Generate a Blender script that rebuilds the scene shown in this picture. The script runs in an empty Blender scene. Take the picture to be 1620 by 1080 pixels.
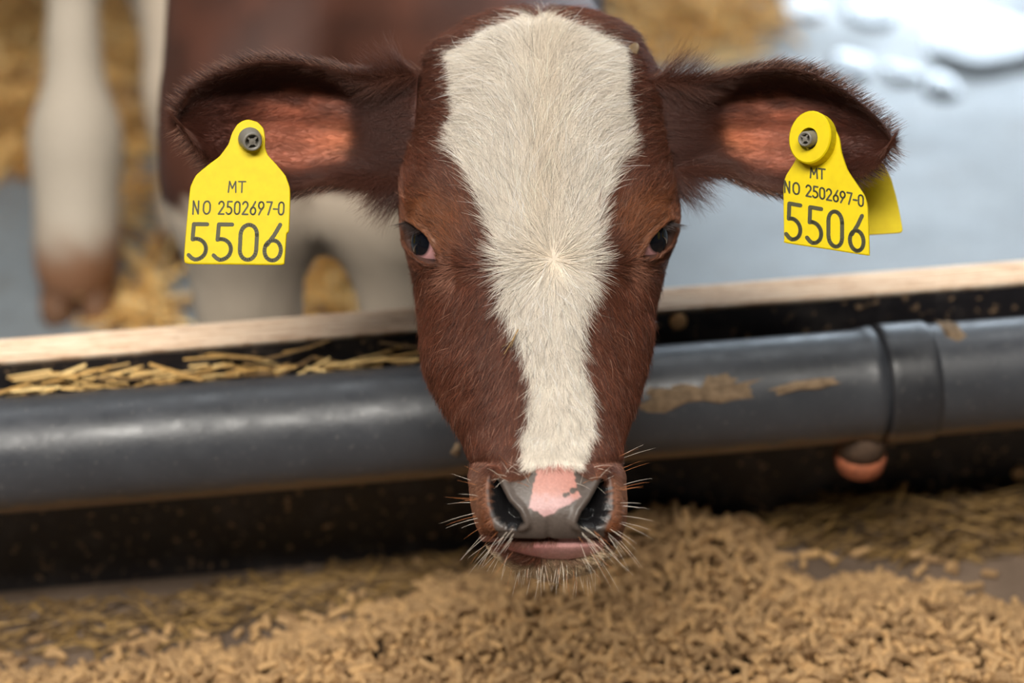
import bpy, math, random
import numpy as np

rng = np.random.default_rng(11)
random.seed(5)
scene = bpy.context.scene
C = scene.collection

# ------------------------------------------------------------------ camera
W, H, F = 1620.0, 1080.0, 3150.0          # focal length in pixels of the 1620 x 1080 frame
CAM_H, PITCH, ROLL = 0.85, math.radians(30), math.radians(-2)
FW = np.array([0, math.cos(PITCH), -math.sin(PITCH)])
R0 = np.array([1.0, 0, 0]); U0 = np.array([0, math.sin(PITCH), math.cos(PITCH)])
RT = math.cos(ROLL) * R0 + math.sin(ROLL) * U0
UP = -math.sin(ROLL) * R0 + math.cos(ROLL) * U0
EYE = np.array([0, 0, CAM_H])
cam = bpy.data.cameras.new('camera'); cam_o = bpy.data.objects.new('camera', cam); C.objects.link(cam_o)
from mathutils import Matrix, Vector
m = Matrix(((RT[0], UP[0], -FW[0], EYE[0]), (RT[1], UP[1], -FW[1], EYE[1]), (RT[2], UP[2], -FW[2], EYE[2]), (0, 0, 0, 1)))
cam_o.matrix_world = m
cam.sensor_width = 36; cam.lens = F * 36 / W; cam.clip_start = 0.02; cam.clip_end = 200
cam.dof.use_dof = True; cam.dof.focus_distance = 1.125; cam.dof.aperture_fstop = 3.0
scene.camera = cam_o

# ------------------------------------------------------------------ light
scene.view_settings.view_transform = 'Standard'; scene.view_settings.look = 'None'
scene.view_settings.gamma = 1.0; scene.view_settings.use_curve_mapping = False
scene.view_settings.exposure = 0.0
world = bpy.data.worlds.new('overcast_sky'); scene.world = world; world.use_nodes = True
bg = world.node_tree.nodes['Background']; bg.inputs[0].default_value = (0.74, 0.87, 1.0, 1); bg.inputs[1].default_value = 12.0


def area(name, loc, rot, sx, sy, watts, col=(1, 1, 1), portal=False):
    l = bpy.data.lights.new(name, 'AREA'); l.shape = 'RECTANGLE'; l.size = sx; l.size_y = sy; l.energy = watts; l.color = col
    o = bpy.data.objects.new(name, l); o.location = loc; o.rotation_euler = rot; C.objects.link(o)
    if portal: l.cycles.is_portal = True
    return o


# added area lamps under the closed roof, which has no openings
area('added_lamp_front', (-0.5, -0.4, 2.68), (0, 0, 0), 2.6, 0.9, 175, (1.0, 0.95, 0.87))
area('added_lamp_rear', (0.4, 2.6, 2.68), (0, 0, 0), 4.0, 1.0, 40, (0.93, 0.97, 1.0))
# a portal guides the daylight that comes in through the open gate at the far end
area('portal_rear', (3.0, 9.0, 1.3), (math.radians(-90), 0, 0), 4.0, 2.8, 1, portal=True)


# ------------------------------------------------------------------ helpers
def px(x, y, d):
    """world position(s) of what stands at pixel x, y at camera depth d (metres)"""
    x = np.asarray(x, float); y = np.asarray(y, float); d = np.asarray(d, float)
    x, y, d = np.broadcast_arrays(x, y, d)
    return EYE + d[..., None] * (FW + RT * ((x - W / 2) / F)[..., None] + UP * ((H / 2 - y) / F)[..., None])


def unpx(P):
    q = np.asarray(P) - EYE; d = q @ FW
    return W / 2 + F * (q @ RT) / d, H / 2 - F * (q @ UP) / d, d


def on_plane(x, y, p0, n):
    d = FW + RT * (x - W / 2) / F + UP * (H / 2 - y) / F
    return EYE + d * (((p0 - EYE) @ n) / (d @ n))


def lin(r, g, b):
    f = lambda c: ((c / 255 + 0.055) / 1.055) ** 2.4 if c > 10.3 else c / 255 / 12.92
    return np.array([f(r), f(g), f(b)])


def sstep(a, b, x):
    t = np.clip((x - a) / (b - a), 0, 1); return t * t * (3 - 2 * t)


def poly_sd(poly, x, y):
    """signed distance to a polygon in pixels, negative inside"""
    poly = np.asarray(poly, float); x = np.asarray(x, float); y = np.asarray(y, float)
    d = np.full(x.shape, 1e18); inside = np.zeros(x.shape, bool); n = len(poly)
    for i in range(n):
        ax, ay = poly[i]; bx, by = poly[(i + 1) % n]
        ex, ey = bx - ax, by - ay
        t = np.clip(((x - ax) * ex + (y - ay) * ey) / (ex * ex + ey * ey + 1e-12), 0, 1)
        d = np.minimum(d, (x - ax - t * ex) ** 2 + (y - ay - t * ey) ** 2)
        c = ((ay > y) != (by > y)) & (x < (bx - ax) * (y - ay) / (by - ay + 1e-12) + ax)
        inside ^= c
    return np.where(inside, -np.sqrt(d), np.sqrt(d))


def vnoise(x, y, seed=0):
    """smooth value noise in -1..1"""
    r = np.random.default_rng(seed).uniform(-1, 1, (64, 64))
    xi = np.floor(x).astype(int); yi = np.floor(y).astype(int); fx = x - xi; fy = y - yi
    fx = fx * fx * (3 - 2 * fx); fy = fy * fy * (3 - 2 * fy)
    g = lambda i, j: r[(xi + i) % 64, (yi + j) % 64]
    return (g(0, 0) * (1 - fx) + g(1, 0) * fx) * (1 - fy) + (g(0, 1) * (1 - fx) + g(1, 1) * fx) * fy


def mesh(name, V, faces, mat=None, parent=None, smooth=True, colors=None, wet=None):
    me = bpy.data.meshes.new(name); V = np.asarray(V, np.float32)
    if isinstance(faces, np.ndarray):
        k = faces.shape[1]; nf = len(faces)
        me.vertices.add(len(V)); me.vertices.foreach_set('co', V.ravel())
        me.loops.add(nf * k); me.loops.foreach_set('vertex_index', faces.astype(np.int32).ravel())
        me.polygons.add(nf); me.polygons.foreach_set('loop_start', np.arange(0, nf * k, k, dtype=np.int32))
        me.update(calc_edges=True); me.validate()
    else:
        me.from_pydata(V.tolist(), [], faces)
    if smooth: me.polygons.foreach_set('use_smooth', np.ones(len(me.polygons), bool))
    if colors is not None:
        a = me.color_attributes.new('coat', 'FLOAT_COLOR', 'POINT')
        a.data.foreach_set('color', np.c_[colors, np.ones(len(colors))].astype(np.float32).ravel())
    if wet is not None:
        a = me.attributes.new('wet', 'FLOAT', 'POINT'); a.data.foreach_set('value', np.asarray(wet, np.float32))
    if mat: me.materials.append(mat)
    o = bpy.data.objects.new(name, me); C.objects.link(o); o.parent = parent
    return o


def link(name, me, parent=None):
    o = bpy.data.objects.new(name, me); C.objects.link(o); o.parent = parent; return o


def empty(name, loc=(0, 0, 0)):
    o = bpy.data.objects.new(name, None); o.location = loc; o.empty_display_size = 0.05; C.objects.link(o); return o


def tag(o, label=None, cat=None, group=None, kind=None):
    for k, v in (('label', label), ('category', cat), ('group', group), ('kind', kind)):
        if v: o[k] = v
    return o


def keep_world(o, parent):
    o.parent = parent; o.matrix_parent_inverse = Matrix.Translation(-Vector(parent.location)); return o


def grid_faces(nr, nc, wrap=True, off=0, flip=False):
    i = np.arange(nr - 1)[:, None]; j = np.arange(nc if wrap else nc - 1)[None, :]; j2 = (j + 1) % nc
    f = np.stack([i * nc + j, i * nc + j2, (i + 1) * nc + j2, (i + 1) * nc + j], -1).reshape(-1, 4) + off
    return f[:, ::-1] if flip else f


def box_vf(cx, cy, cz, sx, sy, sz):
    V = np.array([[x, y, z] for x in (-.5, .5) for y in (-.5, .5) for z in (-.5, .5)]) * [sx, sy, sz] + [cx, cy, cz]
    return V, [[0, 1, 3, 2], [4, 6, 7, 5], [0, 4, 5, 1], [2, 3, 7, 6], [0, 2, 6, 4], [1, 5, 7, 3]]


def tube_vf(P, rad, n=10, caps=True):
    P = np.asarray(P, float); k = len(P); rad = np.broadcast_to(rad, k)
    V = []
    for i in range(k):
        t = P[min(i + 1, k - 1)] - P[max(i - 1, 0)]; t /= np.linalg.norm(t) + 1e-12
        a = np.cross(t, [0, 0, 1.0]); a = a if np.linalg.norm(a) > 1e-3 else np.cross(t, [0, 1.0, 0])
        a /= np.linalg.norm(a); b = np.cross(a, t)
        for j in range(n):
            w = 2 * math.pi * j / n; V.append(P[i] + rad[i] * (a * math.cos(w) + b * math.sin(w)))
    Fc = [[i * n + j, (i + 1) * n + j, (i + 1) * n + (j + 1) % n, i * n + (j + 1) % n] for i in range(k - 1) for j in range(n)]
    if caps: Fc += [list(range(n)), [(k - 1) * n + j for j in range(n - 1, -1, -1)]]
    return np.array(V), Fc


class MB:
    def __init__(s): s.V = []; s.F = []; s.n = 0
    def add(s, V, Fc):
        s.V.append(np.asarray(V)); s.F += [[i + s.n for i in f] for f in Fc]; s.n += len(V); return s
    def build(s, name, mat, parent=None, smooth=True): return mesh(name, np.concatenate(s.V), s.F, mat, parent, smooth)


def surface_nets(fun, lo, hi, step):
    """closed surface of fun(P) = 0 (negative inside)"""
    n = [int(math.ceil((hi[i] - lo[i]) / step)) + 1 for i in range(3)]
    ax = [lo[i] + step * np.arange(n[i]) for i in range(3)]
    G = np.stack(np.meshgrid(*ax, indexing='ij'), -1)
    f = fun(G.reshape(-1, 3)).reshape(n)
    s = f < 0
    c = [n[0] - 1, n[1] - 1, n[2] - 1]
    cnt = np.zeros(c); acc = np.zeros(c + [3])
    offs = [(a, b, d) for a in (0, 1) for b in (0, 1) for d in (0, 1)]
    sl = lambda o: tuple(slice(o[i], o[i] + c[i]) for i in range(3))
    for a in offs:
        for k in range(3):
            if a[k]: continue
            b = list(a); b[k] = 1
            fa, fb = f[sl(a)], f[sl(b)]; cr = (fa < 0) != (fb < 0)
            t = np.where(cr, fa / np.where(cr, fa - fb, 1), 0)
            for i in range(3): acc[..., i] += np.where(cr, a[i] + (t if i == k else 0), 0)
            cnt += cr
    act = cnt > 0; idx = -np.ones(c, int); idx[act] = np.arange(act.sum())
    cell = np.argwhere(act); V = np.array(lo) + step * (cell + acc[act] / cnt[act][:, None])
    faces = []
    for k in range(3):
        a, b = (k + 1) % 3, (k + 2) % 3
        s0 = [slice(0, n[i]) for i in range(3)]; s0[k] = slice(0, n[k] - 1); s1 = list(s0); s1[k] = slice(1, n[k])
        for i in (a, b): s0[i] = slice(1, n[i] - 1); s1[i] = slice(1, n[i] - 1)
        A, B = s[tuple(s0)], s[tuple(s1)]; e = np.argwhere(A != B)
        off = np.zeros(3, int); off[a] = 1; off[b] = 1
        fl = A[tuple(e.T)]; e = e + off
        q = []
        for da, db in ((-1, -1), (0, -1), (0, 0), (-1, 0)):
            g = e.copy(); g[:, a] += da; g[:, b] += db; q.append(idx[tuple(g.T)])
        q = np.stack(q, 1); q[~fl] = q[~fl][:, ::-1]; faces.append(q)
    return V, np.concatenate(faces)


def sdf_caps(P, caps, k=0.02):
    """smooth union of tapered capsules (p0, p1, r0, r1)"""
    out = None
    for p0, p1, r0, r1 in caps:
        p0 = np.asarray(p0); p1 = np.asarray(p1); e = p1 - p0
        t = np.clip((P - p0) @ e / (e @ e + 1e-12), 0, 1)
        d = np.linalg.norm(P - p0 - t[:, None] * e, axis=1) - (r0 + (r1 - r0) * t)
        if out is None: out = d
        else:
            h = np.clip(0.5 + 0.5 * (out - d) / k, 0, 1); out = out * (1 - h) + d * h - k * h * (1 - h)
    return out


# ------------------------------------------------------------------ materials
class NT:
    def __init__(s, name):
        s.m = bpy.data.materials.new(name); s.m.use_nodes = True; s.t = s.m.node_tree
        s.b = s.t.nodes['Principled BSDF']; s.out = s.t.nodes['Material Output']
    def n(s, typ, **kw):
        nd = s.t.nodes.new(typ)
        for k, v in kw.items():
            if k.startswith('_'): setattr(nd, k[1:], v)
            else: nd.inputs[k].default_value = v
        return nd
    def l(s, a, b): s.t.links.new(a, b)
    def coord(s, scale=(1, 1, 1), kind='Object'):
        tc = s.n('ShaderNodeTexCoord'); mp = s.n('ShaderNodeMapping'); mp.inputs['Scale'].default_value = scale
        s.l(tc.outputs[kind], mp.inputs['Vector']); return mp.outputs['Vector']
    def noise(s, scale, detail=4, rough=0.55, vec=None, dist=0):
        nd = s.n('ShaderNodeTexNoise', Scale=scale, Detail=detail, Roughness=rough, Distortion=dist)
        s.l(vec if vec else s.coord(), nd.inputs['Vector']); return nd.outputs['Fac']
    def ramp(s, fac, stops):
        r = s.n('ShaderNodeValToRGB'); e = r.color_ramp.elements
        while len(e) < len(stops): e.new(0.5)
        for i, (p, c) in enumerate(stops):
            e[i].position = p; e[i].color = (*c, 1) if len(c) == 3 else c
        s.l(fac, r.inputs['Fac']); return r.outputs['Color']
    def mix(s, fac, a, b, mode='MIX'):
        nd = s.n('ShaderNodeMix'); nd.data_type = 'RGBA'; nd.blend_type = mode
        for v, k in ((fac, 0), (a, 6), (b, 7)):
            if isinstance(v, (int, float)): nd.inputs[k].default_value = v
            elif isinstance(v, (tuple, list, np.ndarray)): nd.inputs[k].default_value = (*v, 1)
            else: s.l(v, nd.inputs[k])
        return nd.outputs[2]
    def bump(s, h, strength=0.3, dist=0.01):
        nd = s.n('ShaderNodeBump', Strength=strength, Distance=dist); s.l(h, nd.inputs['Height']); s.l(nd.outputs['Normal'], s.b.inputs['Normal'])
    def set(s, **kw):
        for k, v in kw.items():
            k = k.replace('_', ' ')
            if isinstance(v, (int, float)): s.b.inputs[k].default_value = v
            elif isinstance(v, (tuple, list, np.ndarray)): s.b.inputs[k].default_value = (*v, 1)
            else: s.l(v, s.b.inputs[k])
        return s


def M_plain(name, col, rough=0.5, var=0.0, scale=60, bump=0.0, **kw):
    t = NT(name); t.set(Roughness=rough, **kw)
    if var:
        f = t.noise(scale); t.set(Base_Color=t.ramp(f, [(0.3, col * (1 - var)), (0.7, np.minimum(col * (1 + var), 1))]))
        if bump: t.bump(f, bump, 0.002)
    else: t.set(Base_Color=col)
    return t.m


def M_coat(name, rough=0.6, sss=0.0, bump_scale=900, bump=0.25):
    t = NT(name); a = t.n('ShaderNodeAttribute', _attribute_name='coat')
    f = t.noise(bump_scale, 3); c = t.mix(0.35, a.outputs['Color'], t.ramp(f, [(0.25, (0.45, 0.45, 0.45)), (0.7, (1, 1, 1))]), 'MULTIPLY')
    wa = t.n('ShaderNodeAttribute', _attribute_name='wet'); t.set(Base_Color=c, Roughness=t.ramp(wa.outputs['Fac'], [(0.0, (rough,) * 3), (1.0, (0.22,) * 3)])); t.b.inputs['Specular IOR Level'].default_value = 0.4
    if sss:
        t.b.inputs['Subsurface Weight'].default_value = sss; t.b.inputs['Subsurface Radius'].default_value = (0.006, 0.002, 0.001); t.b.inputs['Subsurface Scale'].default_value = 1.0
    t.bump(f, bump, 0.001); return t.m


def M_hair(name, rough=0.35, spec=0.35):
    t = NT(name); a = t.n('ShaderNodeAttribute', _attribute_name='coat')
    t.set(Base_Color=a.outputs['Color'], Roughness=rough + 0.1); t.b.inputs['Specular IOR Level'].default_value = spec
    return t.m


def make_hair(name, parent, P, radius, col, mat):
    """P: (strands, points, 3) world positions -> one hair object"""
    n, k, _ = P.shape
    hc = bpy.data.hair_curves.new(name); hc.add_curves([k] * n)
    hc.attributes['position'].data.foreach_set('vector', P.astype(np.float32).ravel()) if 'position' in hc.attributes else hc.position_data.foreach_set('vector', P.astype(np.float32).ravel())
    r = hc.attributes.get('radius') or hc.attributes.new('radius', 'FLOAT', 'POINT')
    tp = np.linspace(0, 1, k); taper = 1 - 0.85 * tp ** 1.6
    r.data.foreach_set('value', (np.broadcast_to(radius, n)[:, None] * taper[None]).astype(np.float32).ravel())
    a = hc.attributes.new('coat', 'FLOAT_COLOR', 'CURVE')
    a.data.foreach_set('color', np.c_[col, np.ones(n)].astype(np.float32).ravel())
    hc.materials.append(mat); o = bpy.data.objects.new(name, hc); C.objects.link(o); o.parent = parent; return o


def strands(root, nrm, tan, length, lift, k=5, wob=0.06, droop=0.0, seed=1):
    """curved strands: leave the skin at `lift`, then lie along `tan`"""
    g = np.random.default_rng(seed); n = len(root); s = np.linspace(0, 1, k)
    L = np.broadcast_to(length, n)[:, None, None]; lf = np.broadcast_to(lift, n)[:, None, None]
    side = np.cross(nrm, tan); b = g.normal(0, 1, (n, 1, 1)) * wob; b2 = g.normal(0, 1, (n, 1, 1)) * wob
    S = s[None, :, None]
    return root[:, None] + L * (tan[:, None] * S * (1 - 0.15 * lf) + nrm[:, None] * lf * (S - 0.45 * S * S) + side[:, None] * (b * S + b2 * S * S * 1.5)) - np.array([0, 0, 1.0]) * droop * L * S * S


def unit(v): return v / (np.linalg.norm(v, axis=-1, keepdims=True) + 1e-12)


def img_tan(dx, dy, nrm):
    """direction along the skin that runs towards (dx, dy) as seen from the front of the face"""
    t = RT * dx[:, None] - UP * dy[:, None]
    t = t - nrm * np.sum(t * nrm, 1, keepdims=True); return unit(t)


WHITE = lin(238, 228, 214); CREAM = lin(226, 204, 172); BROWN = lin(103, 59, 42); DARK = lin(58, 32, 26); RUST = lin(138, 82, 44)
PINK = lin(214, 158, 150); GREY = lin(84, 74, 68); BLACK = lin(22, 21, 22)
M_BODY = M_coat('calf_skin', 0.62)
M_EARSKIN = None
M_FUR = M_hair('calf_fur')
#EOF_HEAD

# ================================================================== STRUCTURE
def slab(name, x0, x1, y0, y1, z0, z1, mat):
    V, Fc = box_vf((x0 + x1) / 2, (y0 + y1) / 2, (z0 + z1) / 2, x1 - x0, y1 - y0, z1 - z0)
    return tag(mesh(name, V, Fc, mat, smooth=False), kind='structure')


# line of the feed board on the floor, seen at pixel (500, 893), turned a little
YAW = math.radians(5.0)
BU = np.array([math.cos(YAW), math.sin(YAW), 0]); BN = np.array([math.sin(YAW), -math.cos(YAW), 0])   # along it / towards the camera
B0 = on_plane(500, 893, np.zeros(3), np.array([0, 0, 1.0]))
BT, BTOP, PEN = 0.030, 0.188, -0.10      # thickness, top height, pen floor level


def board_pt(u, out, z): return B0 + BU * u + BN * out + np.array([0, 0, z])


def board_box(u0, u1, o0, o1, z0, z1):
    V = [board_pt(u, o, z) for u in (u0, u1) for o in (o0, o1) for z in (z0, z1)]
    return np.array(V), [[0, 2, 3, 1], [4, 5, 7, 6], [0, 1, 5, 4], [2, 6, 7, 3], [0, 4, 6, 2], [1, 3, 7, 5]]


def M_concrete(name, dark, light, rough, stain, scale=3.0):
    t = NT(name); a = t.noise(scale, 6, 0.65); b = t.noise(scale * 9, 4); g = t.noise(scale * 70, 3)
    c = t.ramp(a, [(0.32, dark), (0.68, light)])
    c = t.mix(0.4, c, t.ramp(g, [(0.3, (0.55, 0.55, 0.55)), (0.65, (1, 1, 1))]), 'MULTIPLY')
    c = t.mix(t.ramp(b, [(0.55, (0, 0, 0)), (0.75, (0.7, 0.7, 0.7))]), c, stain)
    t.set(Base_Color=c, Roughness=t.ramp(t.noise(scale * 1.7, 4), [(0.35, (rough[0],) * 3), (0.65, (rough[1],) * 3)]))
    t.bump(t.mix(0.5, b, g), 0.25, 0.004); return t.m


M_FEEDFLOOR = M_concrete('feed_floor_concrete', lin(66, 52, 41), lin(134, 114, 97), (0.55, 0.8), lin(62, 44, 30))
M_PENFLOOR = M_concrete('wet_pen_concrete', lin(112, 120, 126), lin(152, 160, 166), (0.26, 0.55), lin(104, 98, 88), 2.2)
M_STEELROOF = M_plain('roof_sheet', lin(120, 118, 112), 0.6, 0.1, 3)
M_WALL = M_plain('barn_wall', lin(150, 146, 138), 0.8, 0.12, 2)

slab('floor_feed_passage', -5, 5, -4, 1.22, -0.25, 0.0, M_FEEDFLOOR)
# the pen side starts behind the board, one step lower
slab('floor_pen', -5, 5, 1.22, 9, -0.35, PEN, M_PENFLOOR)
slab('unseen_ceiling', -5.2, 5.2, -4, 9, 2.75, 2.9, M_STEELROOF)  # unseen roof, sized to dim the sky light and bound its reflection
slab('wall_left', -5.2, -5.0, -4, 9, -0.35, 2.75, M_WALL)
slab('added_wall_back', -5.2, 1.0, 9.0, 9.2, -0.35, 2.9, M_WALL)  # unseen wall, added to block sky reflections on the left floor
slab('added_wall_front', -5.2, 5.2, -4.2, -4.0, -0.35, 2.9, M_WALL)  # unseen wall, added to cut the sky light from behind the camera
slab('wall_right', 5.0, 5.2, -4, 9, -0.35, 2.75, M_WALL)

# ------------------------------------------------------------------ feed board (film-faced plywood)
t = NT('black_film_face'); a = t.noise(30, 5, 0.6); b = t.noise(140, 4, 0.6); v = t.coord((1, 1, 1))
c = t.mix(t.ramp(a, [(0.52, (0, 0, 0)), (0.72, (0.55, 0.55, 0.55))]), lin(32, 30, 33), lin(84, 78, 76))
c = t.mix(t.ramp(b, [(0.60, (0, 0, 0)), (0.68, (1, 1, 1))]), c, lin(140, 116, 90))
t.set(Base_Color=c, Roughness=t.ramp(a, [(0.3, (0.3,) * 3), (0.7, (0.6,) * 3)])); t.bump(b, 0.3, 0.003); M_FILM = t.m
t = NT('raw_plywood_edge'); v = t.coord((1, 1, 1)); w = t.n('ShaderNodeTexNoise', Scale=40.0, Detail=5.0)
mp = t.n('ShaderNodeMapping'); mp.inputs['Rotation'].default_value = (0, 0, -YAW); mp.inputs['Scale'].default_value = (1, 26, 1)
tc = t.n('ShaderNodeTexCoord'); t.l(tc.outputs['Object'], mp.inputs['Vector']); t.l(mp.outputs['Vector'], w.inputs['Vector'])
t.set(Base_Color=t.ramp(w.outputs['Fac'], [(0.3, lin(188, 150, 118)), (0.5, lin(232, 204, 176)), (0.7, lin(246, 228, 206))]), Roughness=0.75)
t.bump(w.outputs['Fac'], 0.3, 0.002); M_PLY = t.m
board = empty('feed_board', B0); tag(board, 'black film-faced plywood board with a pale raw top edge behind the pipe', 'board')
V, Fc = board_box(-1.6, 1.6, 0.0, -BT, PEN, BTOP - 0.002); keep_world(mesh('panel', V, Fc, M_FILM, smooth=False), board)
NP = 7                                   # plies that show along the raw top edge
for i in range(NP):
    o0, o1 = -BT * i / NP, -BT * (i + 1) / NP
    V, Fc = board_box(-1.6, 1.6, o0, o1 + 0.0004, BTOP - 0.004, BTOP + (0.0006 if i % 2 else -0.0002))
    keep_world(mesh('ply', V, Fc, M_PLY, smooth=False), board)
M_PLUG = M_plain('dull_brass_screw', lin(222, 176, 124), 0.55, 0.15, 300)


def disc_on_board(x, y, r, name, mat, parent, h=0.004):
    c0 = on_plane(x, y, B0, BN); up = np.array([0, 0, 1.0])
    prof = [(0, h), (r * 0.55, h), (r * 0.9, h * 0.7), (r, 0.0)]; n = 18; V = [c0 + BN * h]; Fc = []
    for rr, hh in prof[1:]:
        for j in range(n):
            a = 2 * math.pi * j / n; V.append(c0 + BU * rr * math.cos(a) + up * rr * math.sin(a) + BN * hh)
    Fc += [[0, 1 + j, 1 + (j + 1) % n] for j in range(n)]
    for i in range(2): Fc += [[1 + i * n + j, 1 + (i + 1) * n + j, 1 + (i + 1) * n + (j + 1) % n, 1 + i * n + (j + 1) % n] for j in range(n)]
    return keep_world(mesh(name, V, Fc, mat), parent)


disc_on_board(1073, 507, 0.0062, 'screw_head', M_PLUG, board)
disc_on_board(1612, 748, 0.0055, 'screw_head', M_PLUG, board)

# ------------------------------------------------------------------ pipe in front of the board
PR = 0.038; PGAP = 0.011
pc = on_plane(611, 671, B0 + BN * (PR + PGAP), BN); PZ = pc[2]


def pipe_u(x, y=600): return (on_plane(x, y, B0 + BN * (PR + PGAP), BN) - B0) @ BU


def M_pipe(name, base, mud_lo):
    t = NT(name); a = t.noise(9, 5, 0.6); b = t.noise(45, 6, 0.65); g = t.noise(260, 3)
    c = t.ramp(a, [(0.3, base * 0.75), (0.7, base * 1.35)])
    c = t.mix(t.ramp(g, [(0.62, (0, 0, 0)), (0.75, (0.35,) * 3)]), c, lin(120, 116, 112))
    # dried mud: a line of spatter along the underside plus loose patches
    geo = t.n('ShaderNodeNewGeometry'); sep = t.n('ShaderNodeSeparateXYZ'); t.l(geo.outputs['Position'], sep.inputs[0])
    z = t.n('ShaderNodeMapRange'); z.inputs['From Min'].default_value = PZ - PR * 0.25; z.inputs['From Max'].default_value = PZ - PR * 0.80
    t.l(sep.outputs['Z'], z.inputs['Value'])
    ad = t.n('ShaderNodeMath', _operation='ADD'); t.l(z.outputs[0], ad.inputs[0]); t.l(b, ad.inputs[1])
    c = t.mix(t.ramp(ad.outputs[0], [(0.78, (0, 0, 0)), (1.0, (0.85,) * 3)]), c, lin(104, 84, 64))
    t.set(Base_Color=c, Roughness=t.ramp(b, [(0.35, (0.30,) * 3), (0.7, (0.55,) * 3)])); t.b.inputs['Specular IOR Level'].default_value = 0.55
    t.bump(t.mix(0.5, b, g), 0.15, 0.002); return t.m


M_PIPE = M_pipe('black_pipe_plastic', lin(40, 41, 45), 0)
M_PIPE2 = M_pipe('grey_pipe_plastic', lin(54, 56, 61), 0)
pipe = empty('drain_pipe', board_pt(0, PR + PGAP, PZ)); tag(pipe, 'dark plastic pipe with a sleeve joint running along the feed board', 'pipe')


def revolve(name, prof, mat, n=64, parent=pipe, ang=(0, 2 * math.pi)):
    """prof: list of (u, radius) along the pipe axis"""
    V = []; up = np.array([0, 0, 1.0])
    for u, r in prof:
        c0 = board_pt(u, PR + PGAP, PZ)
        for j in range(n):
            a = 2 * math.pi * j / n; V.append(c0 + r * (BN * math.cos(a) + up * math.sin(a)))
    Fc = [[i * n + j, i * n + (j + 1) % n, (i + 1) * n + (j + 1) % n, (i + 1) * n + j] for i in range(len(prof) - 1) for j in range(n)]
    return keep_world(mesh(name, V, Fc, mat), parent)


u1, u2 = pipe_u(1384), pipe_u(1466)
revolve('pipe_length', [(-1.6, PR)] + [(u, PR) for u in np.linspace(-1.5, u1 - 0.02, 40)] + [(u1 - 0.012, PR), (u1 - 0.008, PR + 0.0008), (u1 - 0.0015, PR + 0.0016), (u1, PR - 0.002), (u1 + 0.003, PR - 0.002)], M_PIPE2)
revolve('sleeve_joint', [(u1 + 0.002, PR - 0.004), (u1 + 0.002, PR + 0.001), (u1 + 0.004, PR + 0.0024)] + [(u, PR + 0.0026) for u in np.linspace(u1 + 0.006, u2 - 0.003, 8)] + [(u2, PR + 0.0018), (u2 + 0.001, PR - 0.001)], M_PIPE)
revolve('pipe_length', [(u2 - 0.004, PR)] + [(u, PR) for u in np.linspace(u2, 1.5, 30)] + [(1.6, PR)], M_PIPE2)
# rusty hanger under the joint
M_RUSTY = M_plain('rusty_steel', lin(140, 78, 50), 0.85, 0.4, 120, 0.5)
M_MUDDY = M_plain('muddy_steel', lin(74, 56, 42), 0.85, 0.4, 120, 0.5)
up3 = np.array([0, 0, 1.0])
uh = pipe_u(1360); hw = (pipe_u(1398) - pipe_u(1322)) / 2
V = []; n = 20
for rr, zz in ((0.85, -0.6), (1.0, -0.85), (1.0, -1.22)):
    for j in range(n):
        a = 2 * math.pi * j / n; V.append(board_pt(uh + hw * rr * math.cos(a), PR + PGAP + 0.013 + 0.018 * rr * math.sin(a), PZ + PR * zz))
Fc = [[i * n + j, (i + 1) * n + j, (i + 1) * n + (j + 1) % n, i * n + (j + 1) % n] for i in range(2) for j in range(n)] + [list(range(n)), list(range(3 * n - 1, 2 * n - 1, -1))]
hang = keep_world(mesh('hanger', V, Fc, M_MUDDY), pipe)
V = []
for rr, zz in ((1.03, -1.16), (1.07, -1.30), (0.95, -1.50), (0.6, -1.62), (0.2, -1.66)):
    for j in range(n):
        a = 2 * math.pi * j / n; V.append(board_pt(uh + hw * rr * math.cos(a), PR + PGAP + 0.013 + 0.0185 * rr * math.sin(a), PZ + PR * zz))
Fc = [[i * n + j, (i + 1) * n + j, (i + 1) * n + (j + 1) % n, i * n + (j + 1) % n] for i in range(4) for j in range(n)] + [list(range(n)), list(range(5 * n - 1, 4 * n - 1, -1))]
o = mesh('hanger_cap', V, Fc, M_RUSTY, hang); o['label'] = 'rust-orange end of the pipe hanger'


# dried mud lumps stuck on the pipe: thin uneven crusts
def crust(name, outline, mat, parent, hgt=0.0018):
    """outline in photo pixels -> a raised crust following the pipe's round front"""
    outline = np.asarray(outline, float); c0 = outline.mean(0); rings = 5; n = len(outline) * 3
    oo = np.array([outline[i // 3] * (1 - (i % 3) / 3) + outline[(i // 3 + 1) % len(outline)] * ((i % 3) / 3) for i in range(n)])
    g = np.random.default_rng(int(c0[0])); V = []
    for k in range(rings):
        s = 1 - k / rings
        for p in oo:
            q = c0 + (p - c0) * s * (1 + 0.13 * g.normal())
            base = on_plane(q[0], q[1], B0 + BN * (PR + PGAP), BN); dz = np.clip((base[2] - PZ) / PR, -0.98, 0.98)
            # onto the round pipe along the camera ray
            d = unit((base - EYE)[None])[0]; A = board_pt(0, PR + PGAP, PZ); w = EYE - A
            dp = d - BU * (d @ BU); wp = w - BU * (w @ BU); aa = dp @ dp; bb = 2 * dp @ wp; cc = wp @ wp - (PR + 0.0002) ** 2
            disc = max(bb * bb - 4 * aa * cc, 0); P = EYE + d * ((-bb - math.sqrt(disc)) / (2 * aa)); ax = A + BU * ((P - A) @ BU); nn = unit((P - ax)[None])[0]
            V.append(P + nn * (hgt * (1 - s ** 3) * (0.6 + 0.5 * g.random()) - 0.0004 * (k == 0)))
    Fc = [[i * n + j, i * n + (j + 1) % n, (i + 1) * n + (j + 1) % n, (i + 1) * n + j] for i in range(rings - 1) for j in range(n)] + [[(rings - 1) * n + j for j in range(n)]]
    return keep_world(mesh(name, V, Fc, mat), parent)


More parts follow.
